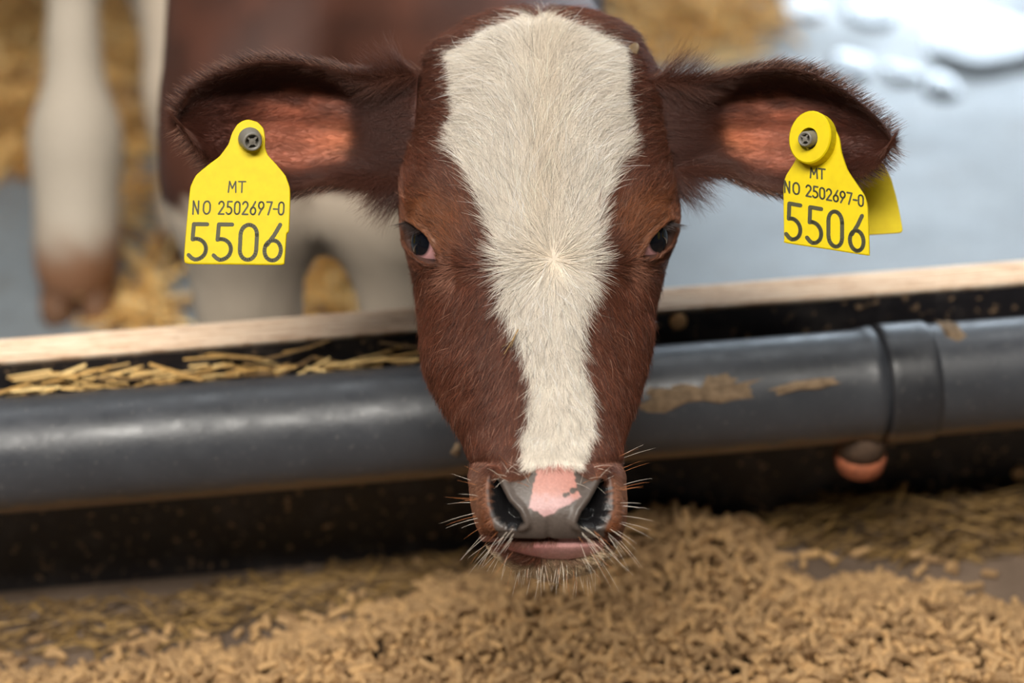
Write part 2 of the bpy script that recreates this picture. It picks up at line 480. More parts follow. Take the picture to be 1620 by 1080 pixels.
M_MUD = M_plain('dried_mud', lin(122, 102, 80), 0.95, 0.35, 160, 0.6)
for ol in ([(1010, 640), (1022, 612), (1050, 622), (1075, 606), (1110, 612), (1120, 592), (1150, 590), (1170, 606), (1200, 600), (1185, 628), (1140, 640), (1090, 636), (1050, 655)],
           [(1222, 616), (1250, 604), (1285, 600), (1320, 596), (1330, 606), (1300, 616), (1260, 618), (1230, 626)],
           [(1484, 508), (1508, 505), (1528, 530), (1515, 538), (1496, 532)],
           [(712, 716), (722, 700), (730, 704), (726, 724)]):
    crust('mud_crust', ol, M_MUD, pipe)
#EOF_STRUCT

# ================================================================== CALF
D0 = 1.12
calf = empty('calf', px(850, 400, 1.3) * [1, 1, 0] + [0, 0, PEN])
tag(calf, 'brown calf with a white blaze and yellow ear tags leaning over the board', 'calf')

BLAZE = [(800, 20), (767, 37), (740, 57), (703, 65), (697, 87), (710, 110), (713, 150), (717, 183), (710, 213), (727, 257), (750, 300), (762, 333), (780, 367), (793, 400), (800, 433), (800, 487), (817, 513), (827, 540), (833, 583), (838, 617), (833, 650), (825, 675), (822, 708), (826, 735), (832, 746), (846, 746), (870, 740), (905, 746), (922, 740), (933, 694), (942, 682), (940, 650), (933, 600), (921, 567), (917, 533), (920, 500), (927, 460), (933, 433), (931, 410), (937, 383), (950, 343), (960, 307), (967, 283), (983, 253), (997, 227), (1000, 187), (993, 150), (993, 110), (992, 70), (973, 53), (933, 37), (900, 22), (863, 14), (848, 24), (836, 14)]
EYE_L = [(644, 362), (646, 350), (657, 357), (668, 367), (676, 376), (682, 388), (688, 399), (689, 413), (682, 415), (670, 410), (659, 401), (651, 392), (645, 380)]
EYE_R = [(1019, 405), (1021, 395), (1028, 382), (1036, 370), (1044, 360), (1055, 351), (1062, 353), (1063, 368), (1057, 383), (1047, 394), (1036, 403), (1025, 408)]
NOS_L = [(781, 749), (790, 764), (805, 793), (821, 810), (828, 826), (817, 838), (799, 836), (783, 820), (775, 797), (774, 770), (777, 753)]
NOS_R = [(957, 749), (950, 762), (934, 791), (920, 810), (914, 826), (922, 838), (945, 838), (960, 826), (967, 806), (966, 774), (962, 755)]
PINKP = [(848, 730), (870, 727), (907, 731), (908, 751), (913, 772), (918, 785), (903, 796), (884, 806), (867, 817), (860, 818), (850, 809), (836, 804), (839, 785), (848, 753)]
PLANUM = [(784, 756), (806, 757), (828, 757), (846, 744), (910, 742), (926, 756), (946, 757), (957, 752), (965, 780), (964, 815), (954, 838), (958, 850), (930, 856), (870, 858), (815, 856), (786, 850), (788, 838), (779, 815), (775, 780)]
LIP = [(800, 862), (830, 861), (870, 859), (950, 857), (960, 855), (952, 869), (928, 879), (900, 884), (865, 883), (832, 876), (806, 868)]

# head outline and profile by image row
yk = [12, 16, 20, 30, 43, 63, 80, 117, 150, 200, 250, 290, 330, 360, 385, 410, 440, 480, 520, 570, 600, 640, 680, 700, 740, 790, 820, 840, 855, 870, 885, 897, 905]
xl = [845, 812, 790, 752, 728, 700, 684, 672, 664, 652, 638, 630, 632, 634, 638, 646, 655, 663, 668, 673, 682, 700, 724, 735, 743, 746, 752, 760, 772, 786, 808, 832, 862]
xr = [855, 905, 930, 965, 988, 1004, 1016, 1036, 1046, 1056, 1064, 1070, 1074, 1074, 1068, 1056, 1046, 1035, 1029, 1020, 1014, 1003, 990, 985, 985, 990, 989, 984, 974, 962, 944, 920, 872]
dk_y = [12, 20, 35, 60, 100, 160, 230, 300, 400, 500, 600, 680, 730, 770, 810, 840, 856, 866, 885, 897, 905]
dk = [.082, .068, .054, .042, .030, .021, .014, .008, .000, -.009, -.018, -.027, -.034, -.042, -.047, -.046, -.040, -.031, -.026, -.016, .004]
ak_y = [12, 30, 60, 120, 250, 400, 500, 600, 680, 740, 800, 860, 905]
af_ = [.004, .022, .034, .046, .060, .064, .060, .052, .042, .038, .042, .036, .010]
ab_ = [.010, .040, .055, .070, .085, .085, .072, .056, .044, .038, .036, .030, .006]
nk_y = [12, 120, 300, 420, 520, 640, 730, 800, 905]
nk = [2.0, 2.4, 2.5, 2.3, 1.9, 1.85, 2.2, 2.5, 2.2]
rows = np.concatenate([np.linspace(12, 30, 22), np.arange(31.5, 896, 1.6), np.linspace(896.5, 905, 10)])
NR, NC = len(rows), 560


def smooth_tab(y, ky, kv, sig):
    fine = np.arange(0, 920, 1.0); v = np.interp(fine, ky, kv)
    k = np.exp(-0.5 * (np.arange(-60, 61) / sig) ** 2); k /= k.sum()
    vs = np.convolve(np.pad(v, 60, 'edge'), k, 'valid'); w = sstep(12, 40, fine) * (1 - sstep(880, 905, fine))
    return np.interp(y, fine, vs * w + v * (1 - w))


XL = smooth_tab(rows, yk, xl, 7); XR = smooth_tab(rows, yk, xr, 7)
DF = smooth_tab(rows, dk_y, dk, 13); AF = smooth_tab(rows, ak_y, af_, 16); AB = smooth_tab(rows, ak_y, ab_, 16); NN = smooth_tab(rows, nk_y, nk, 20)
th = np.linspace(0, 2 * math.pi, NC, endpoint=False)
# more columns on the front of the face
th = th + 0.35 * np.sin(th) * 0 + 0
ct, st = np.cos(th)[None], np.sin(th)[None]; e = (2 / NN)[:, None]
hx = np.sign(st) * np.abs(st) ** e; hd = np.sign(ct) * np.abs(ct) ** e
cxr = ((XL + XR) / 2)[:, None]; hwr = ((XR - XL) / 2)[:, None]
HX = cxr + hwr * hx; HY = np.broadcast_to(rows[:, None], HX.shape).copy()
wide = (D0 + DF + AF)[:, None]
HD = wide - np.where(hd > 0, AF[:, None] * hd, AB[:, None] * hd)
front = hd > -0.15
P0 = px(HX, HY, HD)


def grid_normals(P, wrap=True):
    du = np.gradient(P, axis=0); dv = (np.roll(P, -1, 1) - np.roll(P, 1, 1)) if wrap else np.gradient(P, axis=1)
    return unit(np.cross(du, dv))


N0 = grid_normals(P0)
if np.mean(np.sum(N0[:, 0] * (EYE - P0[:, 0]), -1)) < 0: N0 = -N0
# ---- features, in mm along the normal
sdL, sdR = poly_sd(EYE_L, HX, HY), poly_sd(EYE_R, HX, HY); sdE = np.minimum(sdL, sdR)
nL, nR = poly_sd(NOS_L, HX, HY), poly_sd(NOS_R, HX, HY); sdN = np.minimum(nL, nR)
G = lambda x0, y0, sx, sy: np.exp(-((HX - x0) / sx) ** 2 - ((HY - y0) / sy) ** 2)
disp = np.zeros(HX.shape)
disp += -11 * sstep(1.0, -5.0, sdE) + 1.6 * np.exp(-((sdE - 4) / 4.0) ** 2)
disp += 3.0 * G(672, 345, 26, 16) + 3.0 * G(1040, 343, 26, 16)                 # brows
disp += -3.0 * G(716, 425, 22, 40) - 3.0 * G(1000, 425, 22, 40)                # tear grooves
disp += -2.5 * G(735, 300, 30, 60) - 2.5 * G(985, 300, 30, 60)
disp += 2.0 * G(700, 540, 30, 60) + 2.0 * G(1008, 540, 25, 60)                 # cheeks
disp += -9 * sstep(2.0, -9.0, sdN) - 5 * G(790, 778, 8, 20) * (sdN < 0) - 5 * G(952, 778, 8, 20) * (sdN < 0)
disp += 2.2 * np.exp(-((sdN - 7) / 6.0) ** 2) * (1 - sstep(-5, 5, HY - 838))   # nostril wings
disp += -2.0 * G(760, 728, 40, 14) - 2.0 * G(965, 728, 34, 14)                 # crease above the muzzle
mouth_y = 857 + 0.00025 * (HX - 872) ** 2 * -1
disp += -5.5 * np.exp(-((HY - mouth_y - 1) / 3.2) ** 2) * sstep(112, 88, np.abs(HX - 872))
disp += 0.6 * np.exp(-((HY - mouth_y - 14) / 9) ** 2) * sstep(100, 60, np.abs(HX - 872))
disp += -1.2 * np.exp(-((HX - 868) / 5) ** 2) * sstep(800, 840, HY) * sstep(860, 850, HY)  # philtrum
disp = np.where(front, disp, 0)
P1 = P0 + N0 * (disp * 0.001)[..., None]
N1 = grid_normals(P1); N1 = np.where(np.sum(N1 * N0, -1, keepdims=True) < 0, -N1, N1)


# ---- coat colours
def coat(x, y, frontal, jit=0.0, hair=False):
    n1 = vnoise(x / 26, y / 26, 3)[:, None]; n2 = vnoise(x / 60, y / 60, 4)[:, None]; g = np.random.default_rng(8)
    c = BROWN[None] * (1 + 0.16 * n1 + 0.10 * n2)
    # darker crown and temples, rustier around the eyes and nostrils
    wd = (sstep(330, 130, y) * sstep(60, 190, np.abs(x - 853)))[:, None]; c = c * (1 - 0.45 * wd) + DARK * 0.45 * wd
    ed = np.minimum(np.hypot((x - 690) / 1.1, y - 360), np.hypot((x - 1018) / 1.1, y - 360))
    wr = (0.65 * sstep(75, 15, ed) + 0.6 * sstep(740, 775, y) * sstep(852, 835, y))[:, None].clip(0, 0.8); c = c * (1 - wr) + RUST * wr
    tear = np.exp(-((x - 708) / 16) ** 2 - ((y - 436) / 16) ** 2) + np.exp(-((x - 1008) / 14) ** 2 - ((y - 428) / 16) ** 2)
    c = c * (1 - 0.4 * tear[:, None]) + lin(190, 140, 118) * 0.4 * tear[:, None]
    dC = poly_sd([(700, 855), (780, 862), (830, 884), (905, 886), (960, 862), (1010, 850), (1010, 920), (700, 920)], x, y)
    wc = sstep(3, -4, dC)[:, None]; c = c * (1 - wc) + lin(222, 196, 160) * wc
    pale = (sstep(120, 30, np.abs(x - 745)) * 0 + sstep(20, 4, np.minimum(np.abs(x - 757), np.abs(x - 982))) * sstep(715, 760, y) * sstep(850, 800, y))[:, None] * 0.25
    c = c * (1 - pale) + lin(196, 160, 140) * pale
    dB = poly_sd(BLAZE, x, y) + jit; wb = (sstep(1.5, -1.5, dB) * frontal)[:, None]
    wcol = WHITE[None] * (1 + 0.05 * n1) * (1 - 0.10 * sstep(60, 0, np.abs(x - 858))[:, None] * sstep(420, 60, y)[:, None])
    wcol = wcol * (1 - 0.35 * wb * 0) 
    tan = np.exp(-((x - 862) / 26) ** 2) * sstep(430, 340, y) * 0.35 + 0.4 * np.exp(-((x - 877) / 16) ** 2 - ((y - 412) / 16) ** 2)
    wcol = wcol * (1 - tan[:, None]) + CREAM * tan[:, None]
    c = c * (1 - wb) + wcol * wb
    return c


hxr, hyr = HX.ravel(), HY.ravel(); fr = (hd > 0.02).astype(float).ravel() * np.ones(1) if hd.shape == HX.shape else None
col = coat(hxr, hyr, fr)
col *= 0.72                                                   # skin under the fur
dPl = poly_sd(PLANUM, hxr, hyr); dPk = poly_sd(PINKP, hxr, hyr) + 2.2 * vnoise(hxr / 5, hyr / 5, 9); dLp = poly_sd(LIP, hxr, hyr)


def over(c, w, k): return c * (1 - w[:, None]) + k * w[:, None]


w = sstep(2.5, -2.5, dPl) * fr; col = over(col, w, GREY * (1 + 0.12 * vnoise(hxr / 4, hyr / 4, 12))[:, None])
# paler chin hair, pink bare skin with two dark freckles, pink lips
w = sstep(1.2, -1.2, dPk) * fr; bl_ = sstep(774, 797, hyr + 8 * vnoise(hxr / 9, hyr / 9, 13))[:, None]; pk = (lin(182, 128, 116) * (1 - bl_) + lin(186, 147, 145) * bl_) * (1 + 0.08 * vnoise(hxr / 2.5, hyr / 2.5, 14))[:, None]; col = over(col, w, pk)
for fx, fy, r in ((906, 776, 5), (899, 781, 3), (894, 783, 4), (911, 774, 3)):
    col = over(col, sstep(r + 1, r - 1, np.hypot(hxr - fx, hyr - fy)) * fr, GREY * 0.9)
w = sstep(2, -2, dLp) * fr; col = over(col, w, (lin(184, 124, 120) + (lin(206, 154, 150) - lin(184, 124, 120)) * sstep(830, 900, hxr)[:, None]) * (1 + 0.12 * vnoise(hxr / 6, hyr / 3, 15))[:, None])
w = sstep(3, -2, np.abs(hyr - mouth_y.ravel()) - 1.5) * sstep(92, 70, np.abs(hxr - 868)) * fr * (dPk > 0); col = over(col, w * 0.8, lin(70, 40, 40))
w = sstep(3.5, -2, sdN.ravel() + 2 * vnoise(hxr / 4, hyr / 4, 16)) * fr; col = over(col, w, BLACK)
wet = np.maximum(np.maximum(sstep(2, -2, dPl) * 0.55, sstep(3, -2, sdN.ravel())), sstep(2, -2, dLp) * 0.9) * fr
w = sstep(4.5, 1.0, np.abs(sdE.ravel())) * fr; col = over(col, w * 0.85, lin(66, 44, 38))
w = sstep(0, -2, sdE.ravel()) * fr; col = over(col, w, lin(20, 14, 14))
w = (np.exp(-((sdE.ravel() - 8) / 4) ** 2) * fr * (hyr < 390)) * 0.6; col = over(col, w, lin(150, 112, 92))
P1[0] = P1[0].mean(0); P1[-1] = P1[-1].mean(0)
head_V = P1.reshape(-1, 3); head_F = grid_faces(NR, NC)
head_F = np.concatenate([head_F]); head_col = col
# caps
top_c, bot_c = P1[0].mean(0), P1[-1].mean(0)

# ---- ears
EAR_L = dict(t=[0, .12, .25, .4, .55, .7, .82, .92, .97, 1], top=[(662, 112), (622, 119), (574, 119), (525, 108), (470, 98), (415, 97), (366, 112), (318, 133), (294, 154), (280, 182)],
             bot=[(650, 312), (608, 292), (562, 286), (515, 290), (462, 303), (410, 300), (362, 280), (327, 252), (303, 226), (281, 197)])
EAR_R = dict(t=[0, .12, .25, .4, .55, .7, .82, .92, .97, 1], top=[(1030, 122), (1073, 130), (1126, 125), (1178, 113), (1231, 107), (1280, 115), (1325, 138), (1370, 172), (1398, 198), (1408, 216)],
             bot=[(1052, 300), (1090, 274), (1136, 268), (1180, 290), (1238, 305), (1295, 303), (1345, 282), (1388, 258), (1404, 243), (1409, 228)])
ED_T = [0, .1, .2, .3, .45, .7, 1]; ED_D = [.062, .056, .051, .047, .043, .036, .030]; EC_D = [-.014, -.006, .005, .014, .023, .023, .004]
NT_, NS_ = 120, 90


def ear_grid(E):
    t = np.linspace(0, 1, NT_); s = np.linspace(-1, 1, NS_)
    k = np.exp(-0.5 * (np.arange(-12, 13) / 3.5) ** 2); k /= k.sum()

    def tab(q, i):
        v = np.interp(t, E['t'], [p[i] for p in q]); vs = np.convolve(np.pad(v, 12, 'reflect', reflect_type='odd'), k, 'valid'); return vs
    tx, ty, bx, by = tab(E['top'], 0), tab(E['top'], 1), tab(E['bot'], 0), tab(E['bot'], 1)
    a = (0.5 + 0.5 * s)[None]
    X = tx[:, None] * (1 - a) + bx[:, None] * a; Y = ty[:, None] * (1 - a) + by[:, None] * a
    sm = lambda v: np.convolve(np.pad(np.interp(t, ED_T, v), 12, 'reflect', reflect_type='odd'), k, 'valid'); de = sm(ED_D)[:, None]; cu = sm(EC_D)[:, None]
    prof = (1 - np.abs(s) ** 2.4)[None]
    # top rim rolls forward, ridges run along the inside
    T, S = np.broadcast_to(t[:, None], X.shape), np.broadcast_to(s[None], X.shape)
    ridge = 0.0022 * np.sin(S * 9 + T * 2.0) * (1 - S * S) * sstep(0.15, 0.4, T) * sstep(0.95, 0.7, T)
    D = D0 + de + cu * prof - 0.010 * sstep(-0.55, -1, S) * sstep(1, .7, T) + ridge - 0.006 * sstep(0.6, 1, S)
    return px(X, Y, D), X, Y, T, S


def ear_mesh(E):
    Pi, X, Y, T, S = ear_grid(E); Nn = grid_normals(Pi, False)
    if np.mean(np.sum(Nn * (EYE - Pi), -1)) < 0: Nn = -Nn
    th_ = 0.0008 + 0.0045 * np.sqrt(np.clip(1 - S ** 4, 0, 1)) * np.sqrt(np.clip(1 - T ** 6, 0, 1))
    Po = Pi - Nn * th_[..., None] - (FW * 0.006) * sstep(0.5, 0, T)[..., None] * (-1)
    V = np.concatenate([Pi.reshape(-1, 3), Po.reshape(-1, 3)]); n = NT_ * NS_
    f1 = grid_faces(NT_, NS_, False); f2 = grid_faces(NT_, NS_, False, n, True); fs = []
    i = np.arange(NT_ - 1)
    for j, fl in ((0, 0), (NS_ - 1, 1)):
        q = np.stack([i * NS_ + j, (i + 1) * NS_ + j, n + (i + 1) * NS_ + j, n + i * NS_ + j], 1); fs.append(q[:, ::-1] if fl else q)
    j = np.arange(NS_ - 1)
    for i0, fl in ((0, 1), (NT_ - 1, 0)):
        q = np.stack([i0 * NS_ + j, i0 * NS_ + j + 1, n + i0 * NS_ + j + 1, n + i0 * NS_ + j], 1); fs.append(q[:, ::-1] if fl else q)
    return Pi, Nn, X, Y, T, S, V, np.concatenate([f1, f2] + fs)


def ear_color(T, S, warm=1.0):
    x = np.stack([T, S], -1); n = vnoise(T * 9, S * 5, 21) + 0.5 * vnoise(T * 22, S * 12, 22)
    nst = vnoise(S * 9 + 40, T * 2.2 + 7, 23) + 0.6 * vnoise(S * 21 + 4, T * 3.5, 24)
    inner = sstep(0.16, 0.46, T + 0.05 * n + 0.07 * nst - 0.22 * (S - 0.15) ** 2) * (1 - 0.30 * sstep(0.0, 0.9, nst)) * sstep(0.80, 0.62, T + 0.08 * n) * sstep(-0.72, -0.30, S + 0.12 * n - 0.25 * (T - .5)) * sstep(0.95, 0.55, S + 0.1 * n) * np.clip(0.80 + 0.35 * n, 0, 1)
    lo = np.exp(-((T - 0.34) / 0.13) ** 2 - ((S - 0.25) / 0.3) ** 2)
    c = lin(74, 38, 28) * (1 - inner[..., None]) + lin(188, 112, 86) * inner[..., None] * warm
    c = c * (1 - 0.35 * lo[..., None]) + lin(214, 132, 86) * 0.35 * lo[..., None] * warm
    rim = sstep(-0.55, -0.95, S)[..., None]; c = c * (1 - 0.5 * rim) + DARK * 0.5 * rim
    return c


earL, earR = ear_mesh(EAR_L), ear_mesh(EAR_R)

# ---- neck, chest and legs: one smooth union
def q(x, y, d): return px(x, y, d)


def ground(p): p = np.array(p, float); return np.array([p[0], p[1], PEN])


lf_k, rf_k = q(382, 300, 1.47), q(640, 300, 1.47)
lf_f, rf_f = ground(q(388, 560, 1.55)) + [0, 0, .03], ground(q(650, 560, 1.56)) + [0, 0, .03]
caps = [(q(853, 230, D0 + .13), q(760, 120, 1.38), .066, .085), (q(760, 120, 1.38), q(640, 0, 1.56), .085, .13),
        (q(640, 40, 1.56), q(600, -220, 1.95), .150, .165), (q(600, -220, 1.95), q(560, -330, 2.45), .165, .15),
        (q(520, 170, 1.50), q(550, 290, 1.50), .085, .045), (q(500, -40, 1.55), q(490, 120, 1.50), .10, .10), (q(740, -40, 1.58), q(700, 120, 1.52), .10, .08),
        (q(424, -60, 1.56), q(386, 200, 1.46), .072, .052), (q(386, 200, 1.46), lf_k, .052, .050), (lf_k, lf_f, .048, .030),
        (q(700, 60, 1.58), q(650, 200, 1.48), .085, .055), (q(650, 200, 1.48), rf_k, .052, .050), (rf_k, rf_f, .046, .030),
        (lf_f, lf_f + [.0, -.02, -.01], .036, .034), (rf_f, rf_f + [.0, -.02, -.01], .036, .034)]
hl, hr = q(312, -60, 2.1), q(620, -60, 2.2)
for h0, kf, fx in ((hl, q(316, 150, 2.02), 326), (hr, q(600, 150, 2.02), 590)):
    ft = on_plane(fx, 400, np.array([0, 0, PEN]), np.array([0, 0, 1.0])) + [0, 0, .04]
    caps += [(q(560, -260, 2.3), h0, .15, .075), (h0, kf, .074, .050), (kf, ft, .050, .040), (ft, ft + [0, -.025, -.01], .034, .032)]
allp = np.array([c[i] for c in caps for i in (0, 1)])
bV, bF = surface_nets(lambda P: sdf_caps(P, caps, 0.035), allp.min(0) - .2, allp.max(0) + .2, 0.0125)
bx, by, bd = unpx(bV)
# white stockings, brisket and hind part; brown shoulders, neck and back
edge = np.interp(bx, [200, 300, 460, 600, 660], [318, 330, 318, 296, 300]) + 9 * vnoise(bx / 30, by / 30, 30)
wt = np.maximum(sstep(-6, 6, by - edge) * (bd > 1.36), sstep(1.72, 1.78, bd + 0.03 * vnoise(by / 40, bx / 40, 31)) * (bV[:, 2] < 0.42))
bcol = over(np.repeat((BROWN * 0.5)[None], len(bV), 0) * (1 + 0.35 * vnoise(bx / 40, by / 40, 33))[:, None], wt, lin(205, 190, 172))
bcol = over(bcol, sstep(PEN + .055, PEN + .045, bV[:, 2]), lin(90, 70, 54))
parts_V = [head_V, np.array([top_c, bot_c])]; nv = len(head_V)
cap_f = []
tri = [[j, (j + 1) % NC, nv] for j in range(NC)] + [[(NR - 1) * NC + (j + 1) % NC, (NR - 1) * NC + j, nv + 1] for j in range(NC)]
Vs = [head_V, np.array([top_c, bot_c])]; cols = [head_col, np.repeat((BROWN * .6)[None], 2, 0)]
quads = [head_F]; base = nv + 2
for E_ in (earL, earR):
    Vs.append(E_[6]); quads.append(E_[7] + base); base += len(E_[6])
    ci = ear_color(E_[4], E_[5]).reshape(-1, 3); cols += [ci, np.repeat((BROWN * .6)[None], len(ci), 0)]
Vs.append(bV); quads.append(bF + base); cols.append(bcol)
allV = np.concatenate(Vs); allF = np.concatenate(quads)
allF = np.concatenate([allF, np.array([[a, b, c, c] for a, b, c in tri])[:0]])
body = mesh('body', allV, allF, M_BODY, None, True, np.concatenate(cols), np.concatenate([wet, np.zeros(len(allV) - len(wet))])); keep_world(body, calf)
#EOF_BODY

# ------------------------------------------------------------------ eyes
M_EYE = None
t = NT('wet_eye'); a = t.n('ShaderNodeAttribute', _attribute_name='coat'); t.set(Base_Color=a.outputs['Color'], Roughness=0.05)
t.b.inputs['Specular IOR Level'].default_value = 0.3; M_EYE = t.m


def surf_at(x, y, rear=0):
    d2 = (HX - x) ** 2 + (HY - y) ** 2 + np.where(front, 0, 1e9); i = np.unravel_index(np.argmin(d2), d2.shape)
    return P0[i], N0[i], P1[i], N1[i]


M_LASH = M_hair('lash_hair', 0.3)
for poly, cx_, cy_, side in ((EYE_L, 664, 383, -1), (EYE_R, 1042, 379, 1)):
    p, n, _, _ = surf_at(cx_, cy_); n = unit((n * 1.0 + (-FW) * 0.25)[None])[0]; Rr = 0.0165
    c0 = p - n * (Rr - 0.0014)
    nu, nv_ = 40, 28; V = []; cc = []
    a1 = np.cross(n, [0, 0, 1.0]); a1 /= np.linalg.norm(a1); a2 = np.cross(n, a1)
    for i in range(nv_ + 1):
        ph = math.pi * i / nv_
        for j in range(nu):
            l = 2 * math.pi * j / nu; V.append(c0 + Rr * (n * math.cos(ph) + math.sin(ph) * (a1 * math.cos(l) + a2 * math.sin(l))))
    V = np.array(V); ex, ey, _ = unpx(V)
    ix, iy = (662, 379) if side < 0 else (1045, 375)
    # big dark iris, pink corner towards the nose
    dist = np.hypot((ex - ix) / 1.0, (ey - iy) / 1.35); rim_c = lin(188, 140, 140)
    cc = over(np.repeat(lin(10, 12, 18)[None], len(V), 0), sstep(19, 22, dist), rim_c)
    inner = sstep(0, 3, (ex - 679) * 0.85 + (ey - 400) * 0.35 if side < 0 else (1029 - ex) * 0.85 + (ey - 393) * 0.35)
    cc = over(cc, inner, rim_c)
    o = mesh('eyeball', V, grid_faces(nv_ + 1, nu), M_EYE, None, True, cc); keep_world(o, calf); o['label'] = 'glossy dark eye with a pink inner corner'
    # lashes on the upper lid
    top = [(646, 350), (657, 357), (668, 367)] if side < 0 else [(1044, 360), (1055, 351), (1063, 354)]
    k = 60; s = rng.random(k); tx_ = np.interp(s, [0, .5, 1], [w_[0] for w_ in top]); ty_ = np.interp(s, [0, .5, 1], [w_[1] for w_ in top])
    rt = np.array([surf_at(x_, y_)[2] for x_, y_ in zip(tx_, ty_)]); nn = np.array([surf_at(x_, y_)[1] for x_, y_ in zip(tx_, ty_)])
    tn = unit(RT * side * (0.9 + 0.3 * rng.random((k, 1))) - UP * (0.35 + 0.5 * rng.random((k, 1))) + nn * 0.5)
    Pst = strands(rt, nn, tn, 0.005 + 0.005 * rng.random(k), 0.25, 5, 0.08, seed=3)
    keep_world(make_hair('eyelashes', None, Pst, 0.00012, np.repeat(lin(40, 26, 22)[None], k, 0), M_LASH), calf)

# ------------------------------------------------------------------ horn buds
M_HORN = M_plain('horn_bud', lin(112, 92, 66), 0.5, 0.2, 300)
for x_, y_, sx_, sy_ in ((997, 84, 0.0017, 0.0048),):
    p, n, _, _ = surf_at(x_, y_); nu, nv_ = 16, 10; V = []
    for i in range(nv_ + 1):
        ph = math.pi * i / nv_
        for j in range(nu):
            l = 2 * math.pi * j / nu; V.append(p + n * 0.006 * math.cos(ph) + math.sin(ph) * (RT * sx_ * math.cos(l) + UP * sy_ * math.sin(l)) + RT * 0.0015 * math.cos(ph) * (1 if x_ > 850 else -1))
    keep_world(mesh('horn_bud', V, grid_faces(nv_ + 1, nu), M_HORN), calf)


# ------------------------------------------------------------------ fur of the head
def sample_grid(P, Nn, extra, n, wgt, wrap, seed):
    """random points on a grid surface, by area times weight; `extra`: scalar grids to carry along"""
    g = np.random.default_rng(seed); nr, nc = P.shape[:2]; ncell = nc if wrap else nc - 1
    A = np.linalg.norm(np.cross(P[1:] - P[:-1], (np.roll(P, -1, 1) - P)[:-1]), axis=-1)[:, :ncell] * wgt[:-1, :ncell]
    idx = g.choice(A.size, n, p=(A / A.sum()).ravel()); i, j = idx // ncell, idx % ncell; j2 = (j + 1) % nc; a, b = g.random(n), g.random(n)
    def bl(Q):
        sh = (n,) + (1,) * (Q.ndim - 2); aa, bb = a.reshape(sh), b.reshape(sh)
        return (Q[i, j] * (1 - bb) + Q[i, j2] * bb) * (1 - aa) + (Q[i + 1, j] * (1 - bb) + Q[i + 1, j2] * bb) * aa
    return bl(P), unit(bl(Nn)), [bl(x) for x in extra]


facing = np.sum(unit(EYE - P1) * N1, -1)
wt = np.where(front, 1.0, 0.25) * np.where(facing > -0.3, 1, 0.15)
wt = wt * np.where((poly_sd(PLANUM, HX, HY) < 0) & front, 0, 1) * np.where((sdE < 2) & front, 0, 1) * np.where((sdN < 3) & front, 0, 1) * np.where((poly_sd(LIP, HX, HY) < 0) & front, 0, 1)
wt = wt * np.where((poly_sd(PINKP, HX, HY) < 0) & front, 0.12, 1)
wt = wt * np.where((HY > 690) & front, 2.6, 1)
NH = 190000
rt, nn, (hx_, hy_, ff) = sample_grid(P1, N1, [HX, HY, hd * np.ones_like(HX)], NH, wt, True, 40)
WX, WY = 876, 410
X = hx_ - (858 + 10 * sstep(300, 700, hy_)); vx, vy = hx_ - WX, hy_ - WY; r = np.hypot(vx, vy) + 1e-6
rad = sstep(110, 20, r)
low = sstep(-40, 60, vy)
dxl, dyl = X / 200 * (1 - 0.45 * sstep(560, 720, hy_)), np.ones(NH)
topness = sstep(330, 60, hy_)
dxu = X / 120 * (0.7 + 1.6 * topness); dyu = -(1.0 - 0.78 * topness * sstep(5, 60, np.abs(X)))
dx = dxl * low + dxu * (1 - low); dy = dyl * low + dyu * (1 - low); ln = np.hypot(dx, dy) + 1e-6; dx, dy = dx / ln, dy / ln
dx = dx * (1 - rad) + vx / r * rad; dy = dy * (1 - rad) + vy / r * rad
# temples and cheeks sweep back
wb = sstep(0.45, 0.05, ff); dx = dx * (1 - wb) + np.sign(X) * 0.9 * wb; dy = dy * (1 - wb) + 0.5 * wb * np.where(hy_ > 380, 1, -0.6)
mz = sstep(715, 760, hy_); dx = dx * (1 - mz) + np.clip(X / 90, -1.2, 1.2) * mz; dy = dy * (1 - mz) + 0.55 * mz
# wandering locks
ang = 0.30 * vnoise(hx_ / 15, hy_ / 15, 50) + 0.18 * vnoise(hx_ / 5.5, hy_ / 5.5, 51) + rng.normal(0, 0.12, NH)
ca, sa = np.cos(ang), np.sin(ang); dx, dy = dx * ca - dy * sa, dx * sa + dy * ca
tn = img_tan(dx, dy, nn)
L = np.interp(hy_, [10, 60, 150, 300, 420, 520, 620, 690, 730, 780, 850, 880, 905], [.020, .021, .021, .020, .017, .014, .011, .0080, .0052, .0044, .0046, .0080, .0110])
white = (poly_sd(BLAZE, hx_, hy_) + 11 * sstep(260, 160, hy_) * np.maximum(sstep(8, 45, np.abs(hx_ - 853)), sstep(25, 60, hy_)) + 4 < 0) & (ff > 0.02)
L = L * np.where(white, 1.0, np.interp(hy_, [0, 250, 420, 600, 700], [0.62, 0.55, 0.62, 0.95, 0.9])) * (0.7 + 0.6 * rng.random(NH))
eyed = np.minimum(np.abs(poly_sd(EYE_L, hx_, hy_)), np.abs(poly_sd(EYE_R, hx_, hy_))); L = L * (0.30 + 0.70 * sstep(3, 34, eyed)) * (0.45 + 0.55 * sstep(-0.1, 0.25, ff))
lift = np.where(white, 0.20, 0.17) + 0.10 * rng.random(NH) + 0.08 * vnoise(hx_ / 12, hy_ / 12, 52)
lift = np.where((hy_ > 730), 0.45, lift); lift = np.where(hy_ > 862, 0.7, lift)
sdb = poly_sd(BLAZE, hx_, hy_)
short = sstep(-70, -12, sdb) * sstep(300, 170, hy_); L = np.where(white, L * (1 - 0.62 * short), L); L = np.where(white & (hy_ < 45), L * 0.55, L)
